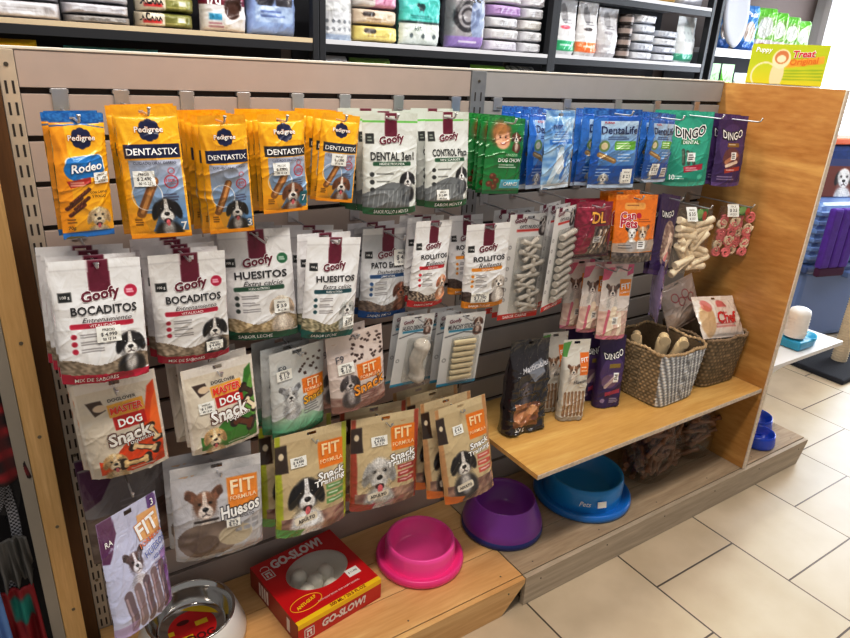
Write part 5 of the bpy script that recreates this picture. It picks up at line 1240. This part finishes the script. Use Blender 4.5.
m = MB(); m.bbox(-.115, .125, -.045, -.002, .02, .085, .015); m.build('dark_hem', plain('maroon_cloth', (70, 20, 60), .8), pb)
sp_ = tag(empty('scratching_post', (4.34, .035, 0)), 'beige rope scratching post on a black carpeted base', 'scratching post')
m = MB(); m.bbox(-.26, .34, -.2, .2, 0, .035, .01); m.build('base', plain('black_carpet', (34, 36, 44), .9, 0, .8, 120, .2), sp_)
m = MB(); pts = [(.05, -.02, .034 + .0055 * k) for k in range(110)]; m.tube(pts, [.045 + .003 * math.sin(k * 2.0) for k in range(110)], 20); m.build('rope_post', plain('sisal_rope', (222, 206, 178), .8, 0, .6, 90, .08), sp_)

# ------------------------------------------------------------------ left edge: gear hanging on the neighbouring unit
nb = tag(empty('neighbour_rack', (-.62, .1, 0)), 'dark display rack at the far left edge holding leads and coats', 'display stand')
m = MB(); m.bbox(-.5, .474, -.03, .0, 0, 1.69, .003); m.build('back_panel', plain('charcoal_panel', (30, 28, 34), .8), nb)
for x, z in ((-.176, .73), (-.20, 1.03), (-.168, .83), (-.225, .72), (-.27, .985), (-.275, .525), (-.188, .605), (-.22, .455), (-.3, 1.165)):
    m = MB(); m.tube([(x, -.0301, z), (x, -.044, z)], .004, 8); m.build('peg', M_dark, nb, -nb.location)
def webbing(name, cat, label, pts, w, mat, n=1, th=.003):
    o = tag(empty(name, pts[0]), label, cat); p0 = Vector(pts[0])
    m = MB(); P = [Vector(p) - p0 for p in pts]; k = len(P); vs = []; fs = []
    for i, p in enumerate(P):
        t = (P[min(i + 1, k - 1)] - P[max(i - 1, 0)]).normalized(); s = t.cross(Vector((.2, 1, .1))).normalized() * w / 2; nn = t.cross(s).normalized() * th
        for q in (p - s - nn, p + s - nn, p + s + nn, p - s + nn): vs.append(q)
    for i in range(k - 1):
        for j in range(4): fs.append((4 * i + j, 4 * i + (j + 1) % 4, 4 * i + 4 + (j + 1) % 4, 4 * i + 4 + j))
    fs += [(3, 2, 1, 0), (4 * k - 4, 4 * k - 3, 4 * k - 2, 4 * k - 1)]
    m.add(vs, fs, 0, False); m.build('webbing', mat, o); return o
def check_mat(name, c1, c2, s):
    m, nt, b = new_mat(name); tc = nt.nodes.new('ShaderNodeTexCoord'); ck = nt.nodes.new('ShaderNodeTexChecker'); ck.inputs['Scale'].default_value = s
    ck.inputs['Color1'].default_value = L4(c1); ck.inputs['Color2'].default_value = L4(c2); nt.links.new(tc.outputs['Object'], ck.inputs['Vector']); nt.links.new(ck.outputs['Color'], b.inputs['Base Color']); b.inputs['Roughness'].default_value = .8; return m
M_check = check_mat('grey_checked_webbing', (150, 150, 158), (30, 30, 36), 190); M_blackweb = plain('black_webbing', (26, 26, 32), .7, 0, .6, 200, .2)
def curve(a, b, sag, n=20, dy=0): return [(a[0] + (b[0] - a[0]) * t + sag[0] * math.sin(math.pi * t), a[1] + (b[1] - a[1]) * t + dy * math.sin(math.pi * t), a[2] + (b[2] - a[2]) * t + sag[1] * math.sin(math.pi * t)) for t in [i / (n - 1) for i in range(n)]]
webbing('dog_lead', 'dog lead', 'grey checked nylon dog lead curving down at the left edge', curve((-.176, -.085, .735), (-.225, -.10, .38), (.025, .0)), .022, M_check)
webbing('dog_harness', 'dog harness', 'black mesh dog harness strap hanging at the left edge above the checked lead', curve((-.20, -.075, 1.03), (-.19, -.08, .65), (.03, -.02)), .06, M_check if False else M_blackweb)
webbing('dog_collar', 'dog collar', 'narrow black speckled collar looped beside the checked lead', curve((-.168, -.10, .83), (-.225, -.095, .72), (.0, -.09)), .018, check_mat('speckled_webbing', (120, 120, 126), (24, 24, 30), 260))
def cloth(name, cat, label, loc, size, c, seed, pat=None):
    o = tag(empty(name, loc), label, cat); rs = np.random.RandomState(seed); U, V = np.meshgrid(np.linspace(-.5, .5, 26), np.linspace(0, 1, 30)); w = sum(rs.uniform(.4, 1) * np.sin(U * rs.uniform(10, 34) + V * rs.uniform(-4, 4) + rs.uniform(0, 6)) for _ in range(4)) * .012
    P = np.stack([U * size[0] * (1 + .15 * V), w * (0.4 + V), -V * size[1]], -1).reshape(-1, 3); idx = np.arange(26 * 30).reshape(30, 26); Q = np.stack([idx[:-1, :-1], idx[1:, :-1], idx[1:, 1:], idx[:-1, 1:]], -1).reshape(-1, 4)
    A = Art((U + .5).ravel(), V.ravel(), size[0], size[1], 26); A.base(c)
    if pat: pat(A)
    me = mesh_col(name, P, Q.tolist(), A.c, None, M_paper); ob = link('hanging_cloth', me, o); sd = ob.modifiers.new('thickness', 'SOLIDIFY'); sd.thickness = .006; return o
def plaid(A):
    for k in range(4): A.rect(0, .1 + .25 * k, 1, .2 + .25 * k, (150, 26, 34)); A.rect(.1 + .25 * k, 0, .18 + .25 * k, 1, (90, 16, 22), 0, .7)
cloth('dog_coat', 'dog coat', 'red and black plaid dog coat glimpsed at the left edge', (-.27, -.12, .98), (.26, .22), (28, 22, 26), 1, plaid)
cloth('dog_coat', 'dog coat', 'light blue dog coat at the bottom left corner', (-.275, -.13, .52), (.09, .30), (96, 136, 196), 2)
cloth('dog_coat', 'dog coat', 'dull grey dog coat beside the grey side board at left', (-.188, -.12, .60), (.06, .13), (84, 82, 80), 3)
cloth('dog_coat', 'dog coat', 'crimson dog coat hanging lowest at the left edge', (-.22, -.12, .45), (.12, .28), (130, 20, 30), 4, lambda A: A.rect(.55, .1, .9, .35, (20, 120, 110)))
cloth('dog_coat', 'dog coat', 'pale folded dog coat hanging highest at the left edge', (-.30, -.10, 1.16), (.26, .16), (206, 190, 176), 5)
# ------------------------------------------------------------------ wall shelving behind the gondola
YF = 1.6
M_blk = plain('black_shelf_steel', (26, 27, 32), .5, .1); M_lip = plain('beige_shelf_edge', (196, 178, 152), .5); M_lip2 = plain('pale_shelf_edge', (196, 196, 200), .5)
M_backp = plain('dark_shelf_back', (34, 34, 40), .8)
BAYS = [(-1.2, 1.385, 'leftmost', M_lip, [1.30, 1.80, 2.35]), (1.455, 2.99, 'second', M_lip2, [1.30, 1.80, 2.35]), (3.055, 4.575, 'third', M_lip2, [1.30, 1.805, 2.19]), (4.715, 6.35, 'rightmost', M_lip2, [1.42, 1.93, 2.6])]
SH4 = -.20
for x0, x1, nm, lip, zs in BAYS:
    u = tag(empty('wall_shelving', ((x0 + x1) / 2, YF, 0)), nm + ' bay of the black steel wall shelving behind the gondola', 'shelving', 'wall shelving bays')
    for x in ((x0 - .033, x1) if nm != 'rightmost' else (x0 - .033,)): 
        m = MB(); m.bbox(x, x + .033, YF, YF + .05, 0, 2.9, .002); m.build('upright', M_blk, u, -u.location)
    m = MB(); m.box(x0, x1, YF + .44, YF + .46, 0, 2.9); m.build('back_panel', M_backp, u, -u.location) if nm != 'rightmost' else None
    if nm == 'rightmost':
        m = MB(); m.box(x0, x1, YF + .44, YF + .46, 0, 1.9); m.build('back_panel', M_backp, u, -u.location)
    for z in zs:
        m = MB(); m.bbox(x0 + .0005, x1 - .0005, YF + .003, YF + .438, z - .022, z, .001); m.build('shelf', lip, u, -u.location)
        m = MB(); m.bbox(x0 + .0005, x1 - .0005, YF + .002, YF + .02, z - .06, z - .0225, .001); m.build('front_rail', M_blk if nm != 'rightmost' else M_white, u, -u.location)
bagn = [0]
def food_bag(x0, x1, z, h, c, label, art=None, D=.26, y=None, yaw=0.0, group='bags on the wall shelving', mat=None, T=None, kind='box'):
    W = x1 - x0; bagn[0] += 1
    def a(A):
        A.base(c); 
        if art: art(A)
        else: A.fine(.2, .4, .8, 2, .16, [max(0, k - 70) for k in c], .05); A.rect(.75, .3, .9, .7, [max(0, k - 40) for k in c])
    p = make_pouch('food_bag%d' % bagn[0], W, h, T or D, kind, a, bagn[0] * 7, 44, max(14, min(70, int(44 * h / W))), 0 if kind == 'box' else .06, .006, mat or M_film, False)
    r = tag(empty('pet_food_bag', ((x0 + x1) / 2, (y or YF + .05) + (T or D) / 2, z + .001), (0, 0, yaw)), label, 'pet food', group)
    link('sack', p['body'], r, (0, 0, h)); return r
def stack(x0, x1, z, hs, cols, what, arts=None, base_y=None):
    zz = z; n = len(hs); words = {1: ['only'], 2: ['lower', 'upper'], 3: ['bottom', 'middle', 'top'], 4: ['bottom', 'second lowest', 'second highest', 'top'], 5: ['bottom', 'second lowest', 'middle', 'second highest', 'top']}[n]
    rs = random.Random(int(x0 * 1000))
    for i in range(n):
        d = rs.uniform(-.008, .008)
        food_bag(x0 + d, x1 + d, zz, hs[i], cols[i], words[i] + ' bag of the ' + what, arts[i] if arts else None); zz += hs[i] * .97 + .0035
g1, g2 = (212, 210, 214), (196, 194, 200)
stack(.0, .275, 1.8, [.07, .07], [g1, g2], 'leftmost white and grey stack on the wall shelf')
stack(-.30, -.02, 1.8, [.07, .07], [g2, g1], 'white stack cut by the left picture edge on the wall shelf')
stack(.29, .555, 1.8, [.032, .045, .055], [(150, 146, 144), (206, 204, 210), (186, 186, 194)], 'second white stack on the wall shelf')
def ac(A): A.where(A.x < .42, (222, 212, 192)); A.text('ACANA', .20, .34, .36, BLK, .06, 0, mh=.14); A.rect(.06, .52, .36, .74, (196, 40, 40)); A.rect(.66, .3, .8, .6, (226, 224, 206)); A.fine(.45, .7, .9, 1, .1, (220, 210, 140), .05)
stack(.589, .835, 1.8, [.066, .066], [(122, 122, 62), (130, 130, 66)], 'olive and cream stack on the wall shelf', [ac, ac])
def idart(A): A.where(A.y < .58, (112, 22, 46)); A.text('i/d', .24, .5, .3, WHT, .03); A.ell(.66, .62, .2, .28, (62, 36, 30)); A.rect(0, .66, 1, 1, (226, 222, 222)); A.ell(.64, .68, .17, .16, (76, 46, 38)); A.rect(.12, .72, .4, .82, (60, 150, 186)); A.fine(.12, .86, .5, 2, .05, (120, 40, 60), .02)
food_bag(.86, 1.075, 1.8, .28, (224, 220, 220), 'white and maroon bag with dark dog standing on the wall shelf', idart, .14)
def bluart(A): A.ell(.3, .3, .22, .4, (52, 52, 62)); A.ell(.7, .35, .2, .4, (60, 58, 66)); A.rect(.1, .55, .9, .8, (170, 190, 226)); A.fine(.2, .62, .8, 2, .07, (60, 80, 140), .03)
food_bag(1.085, 1.33, 1.8, .29, (150, 172, 216), 'light blue bag with two dark dogs standing on the wall shelf', bluart, .14)
def silv(A): A.mottle(A.y < .55, (206, 206, 206), (150, 152, 154), 18); [A.ell(.16 + .17 * (k % 5), .70 + .12 * (k // 5), .05, .05, (120, 124, 130)) for k in range(10)]; A.rect(0, .9, 1, 1, (176, 190, 210))
food_bag(1.462, 1.655, 1.8, .30, (196, 198, 202), 'silver grey bag with rows of small icons standing at the left of the second bay', silv, .13, kind='stand', T=.13)
def cre(A): A.rect(.12, .2, .4, .5, (60, 50, 46), .05); A.fine(.2, .62, .8, 1, .1, (150, 120, 90), .07)
def pnk(A): A.where(A.x < .4, (214, 208, 204)); A.rect(.1, .4, .34, .6, (60, 50, 50)); A.line(.65, .3, .6, .7, .03, (130, 60, 90))
stack(1.665, 1.935, 1.8, [.085, .08, .095], [(222, 204, 130), (214, 196, 176), (206, 150, 176)], 'pink and cream stack on the wall shelf', [cre, cre, pnk])
def teal(A): A.where(A.y < .56, (84, 190, 182)); A.rect(0, .54, 1, .59, (40, 60, 60)); A.ell(.45, .28, .09, .07, (24, 60, 64)); A.ell(.36, .24, .04, .04, (24, 60, 64)); A.line(.4, .3, .39, .37, .02, (24, 60, 64)); A.line(.5, .3, .5, .37, .02, (24, 60, 64)); A.fine(.15, .43, .85, 2, .04, (24, 90, 94), .02); A.text('65%', .35, .68, .2, (90, 110, 110), 0); [A.ell(.2 + .3 * k, .82, .05, .05, (90, 100, 104)) for k in range(3)]
food_bag(1.945, 2.205, 1.8, .27, (214, 222, 216), 'teal and white cat food bag standing on the wall shelf', teal, .12)
def pro(A): A.text('PRO', .55, .06, .7, BLK, .05); A.ring(.4, .42, .3, .1, (50, 48, 54)); A.ring(.42, .42, .16, .06, (60, 56, 62)); A.ell(.7, .45, .2, .5, (150, 170, 210), 0, .7); A.rect(0, .78, 1, 1, (156, 132, 190)); A.fine(.2, .86, .9, 1, .05, WHT, .03)
food_bag(2.29, 2.535, 1.8, .30, (150, 148, 152), 'dark grey bag with swirl print and lavender foot on the wall shelf', pro, .2, yaw=R(-6))
wv = [(206, 204, 212), (200, 200, 204), (214, 212, 216), (186, 160, 200), (212, 210, 212)]
stack(2.555, 2.80, 1.8, [.062, .064, .062, .066, .066], [(200, 196, 206), (206, 204, 206), (196, 196, 200), (178, 150, 196), (206, 206, 210)], 'five high white and lavender stack on the wall shelf')
stack(2.815, 2.985, 1.8, [.062, .064, .062, .066, .066], [(200, 200, 204), (206, 206, 210), (210, 208, 206), (196, 196, 202), (206, 204, 210)], 'five high white stack at the right of the second bay')
def foot(c2, c3): return lambda A: (A.ell(.4, .25, .16, .3, (150, 148, 150)), A.ell(.4, .5, .2, .06, c3), A.rect(.0, .74, 1, .92, c2), A.fine(.2, .8, .8, 1, .05, WHT, .03), A.fine(.3, .36, .8, 2, .05, (90, 90, 96), .02))
food_bag(3.10, 3.30, 1.805, .33, (218, 218, 220), 'white bag with green foot standing at the left of the third bay', foot((40, 160, 110), (226, 80, 100)), .12, kind='stand', T=.12)
food_bag(3.315, 3.50, 1.805, .33, (214, 212, 212), 'white bag with orange foot standing on the wall shelf', foot((232, 120, 60), (60, 50, 50)), .12, kind='stand', T=.12)
food_bag(3.51, 3.70, 1.805, .31, (192, 190, 192), 'plain grey bag standing beside the stacked tins', foot((170, 168, 172), (130, 126, 130)), .12, kind='stand', T=.12)
M_tin = plain('dark_tin', (54, 46, 44), .35, .5)
for k in range(4):
    t = tag(empty('food_tin', (3.775, YF + .1, 1.806 + k * .0725)), ['bottom', 'second lowest', 'second highest', 'top'][k] + ' dark tin of the small stack on the wall shelf', 'tin', 'tins on the wall shelving')
    m = MB(); m.lathe([(.0005, 0), (.05, .0), (.052, .004), (.052, .066), (.05, .07), (.0005, .068)], 32); m.build('can', M_tin, t)
    m = MB(); m.lathe([(.0527, .018), (.0529, .05)], 32); m.build('paper_band', plain('band', (150, 136, 130), .5), t)
sv = [(196, 198, 204), (176, 180, 190), (204, 206, 210), (184, 188, 196), (206, 208, 214)]
stack(3.85, 4.075, 1.805, [.056, .058, .056, .06, .06], sv, 'five high silver pouch stack on the wall shelf')
stack(4.085, 4.335, 1.805, [.052, .05, .052, .05], sv, 'four high silver pouch stack on the wall shelf')
def wg(A): A.ell(.5, .35, .2, .4, (190, 200, 200)); A.rect(0, .8, 1, .95, (60, 160, 130)); [A.ell(.3 + .2 * (k % 3), .35 + .16 * (k // 3), .05, .05, (170, 176, 180)) for k in range(6)]
food_bag(4.35, 4.565, 1.805, .32, (214, 218, 218), 'white bag with teal foot standing at the right of the third bay', wg, .12, kind='stand', T=.12)
for i, (a, b, c, w) in enumerate([(3.5, 3.72, (206, 196, 176), 'cream'), (3.74, 3.98, (110, 140, 190), 'blue'), (4.0, 4.25, (206, 170, 90), 'ochre'), (4.27, 4.55, (170, 170, 176), 'grey')]):
    food_bag(a, b, 2.191, .26, c, w + ' bag on the topmost shelf of the third bay', None, .14)
# rightmost bay
ov = tag(empty('oval_pet_bed', (4.86, YF + .03, 1.935), (R(-10), R(8), 0)), 'silver grey oval pet bed standing on edge on the wall shelf', 'pet bed')
m = MB(); m.lathe([(.0005, .0), (.12, .002), (.15, .012), (.16, .03), (.15, .045), (.12, .04), (.0005, .035)], 48, 0, (0, 0, 0), 1.0, 1.75)
o = m.build('cushion', plain('silver_fabric', (176, 180, 190), .7, 0, .6, 220, .1), ov, (0, -.03, .272), (R(90), 0, 0))
def bart(A): A.rect(0, 0, 1, .45, (60, 136, 206)); A.ell(.5, .6, .32, .5, (214, 200, 190)); A.rect(0, .8, 1, 1, (40, 110, 190)); A.text('Pads', .5, .2, .6, WHT, .03)
food_bag(4.94, 5.10, 1.931, .36, (90, 160, 220), 'blue and white packet nearest the oval bed on the wall shelf', bart, .1, y=YF + .14, yaw=R(-20))
food_bag(5.12, 5.28, 1.931, .33, (90, 160, 220), 'blue and white packet beside the green packets on the wall shelf', bart, .1, yaw=R(-20))
def gart(A): A.rect(0, 0, 1, .2, (110, 196, 60)); A.ell(.5, .45, .32, .36, (206, 210, 200)); A.rect(0, .72, 1, 1, (206, 196, 200)); A.ell(.5, .86, .2, .1, (150, 90, 80))
for i, (a, b) in enumerate([(5.30, 5.52), (5.54, 5.71), (5.73, 5.90), (5.92, 6.08)]):
    food_bag(a, b, 1.931, .33 - .018 * i, (130, 176, 90), ['first', 'second', 'third', 'fourth'][i] + ' green and white packet from the left in the rightmost bay', gart, .1, yaw=R(-22))
for i, (a, b, c, w) in enumerate([(4.80, 4.98, (90, 190, 50), 'bright green'), (5.0, 5.17, (110, 196, 70), 'light green'), (5.19, 5.42, (150, 156, 150), 'pale grey'), (5.44, 5.7, (206, 206, 206), 'white')]):
    food_bag(a, b, 1.421, .40 if i < 2 else .34, c, w + ' packet on the lower shelf of the rightmost bay', None, .12, kind='stand', T=.12)
# lower shelf: only the tops show above the gondola
for i, (a, b, t, c, w) in enumerate([(-.2, .17, 1.72, (240, 190, 30), 'bright yellow'), (.27, .66, 1.705, (90, 186, 190), 'teal'), (.87, 1.1, 1.69, (150, 60, 36), 'rust red'), (1.47, 1.63, 1.722, (206, 206, 212), 'white'), (1.65, 1.9, 1.72, (110, 150, 60), 'olive green'), (1.92, 2.3, 1.69, (110, 90, 80), 'brown'), (2.48, 2.74, 1.715, (140, 210, 60), 'lime green'), (2.76, 2.98, 1.72, (150, 150, 150), 'black and white patterned'), (3.1, 3.4, 1.69, (60, 60, 66), 'charcoal'), (3.5, 4.1, 1.70, (196, 160, 110), 'tan')]):
    food_bag(a, b, 1.301, t - 1.301, c, w + ' sack on the lower wall shelf peeking over the gondola', (lambda A: A.mottle(A.y < .5, (40, 40, 44), (226, 226, 226), 60)) if 'patterned' in w else None, .16)

# ------------------------------------------------------------------ light
def area(name, loc, rot, sx, sy, power, col=(1, 1, 1)):
    l = bpy.data.lights.new(name, 'AREA'); l.shape = 'RECTANGLE'; l.size = sx; l.size_y = sy; l.energy = power; l.color = col
    o = bpy.data.objects.new(name, l); COL.objects.link(o); o.location = loc; o.rotation_euler = rot; return o
area('overhead_light', (.5, -1.05, 3.0), (0, 0, 0), 2.2, .25, 42, (1.0, .93, .84))
area('overhead_light', (2.6, -.95, 3.0), (0, 0, 0), 1.8, .25, 12, (1.0, .95, .9))
area('overhead_light', (1.9, .33, 3.0), (0, 0, 0), 4.4, .12, 58, (1.0, .96, .91))  # unseen lamp over the gondola, added to cast the platform's floor shadow
area('overhead_light', (1.2, 1.1, 3.0), (0, 0, 0), 4.4, .25, 26, (1, .97, .93))
area('overhead_light', (4.8, .5, 3.0), (0, 0, 0), 2.0, .25, 18, (.97, .98, 1))
area('daylight', (6.8, .15, 1.7), (0, R(90), 0), 1.8, 1.5, 60, (.88, .94, 1.0))
w = bpy.data.worlds.new('shop_ambience'); SC.world = w; w.use_nodes = True
bg = w.node_tree.nodes['Background']; bg.inputs['Color'].default_value = (1.0, .965, .93, 1); bg.inputs['Strength'].default_value = .29
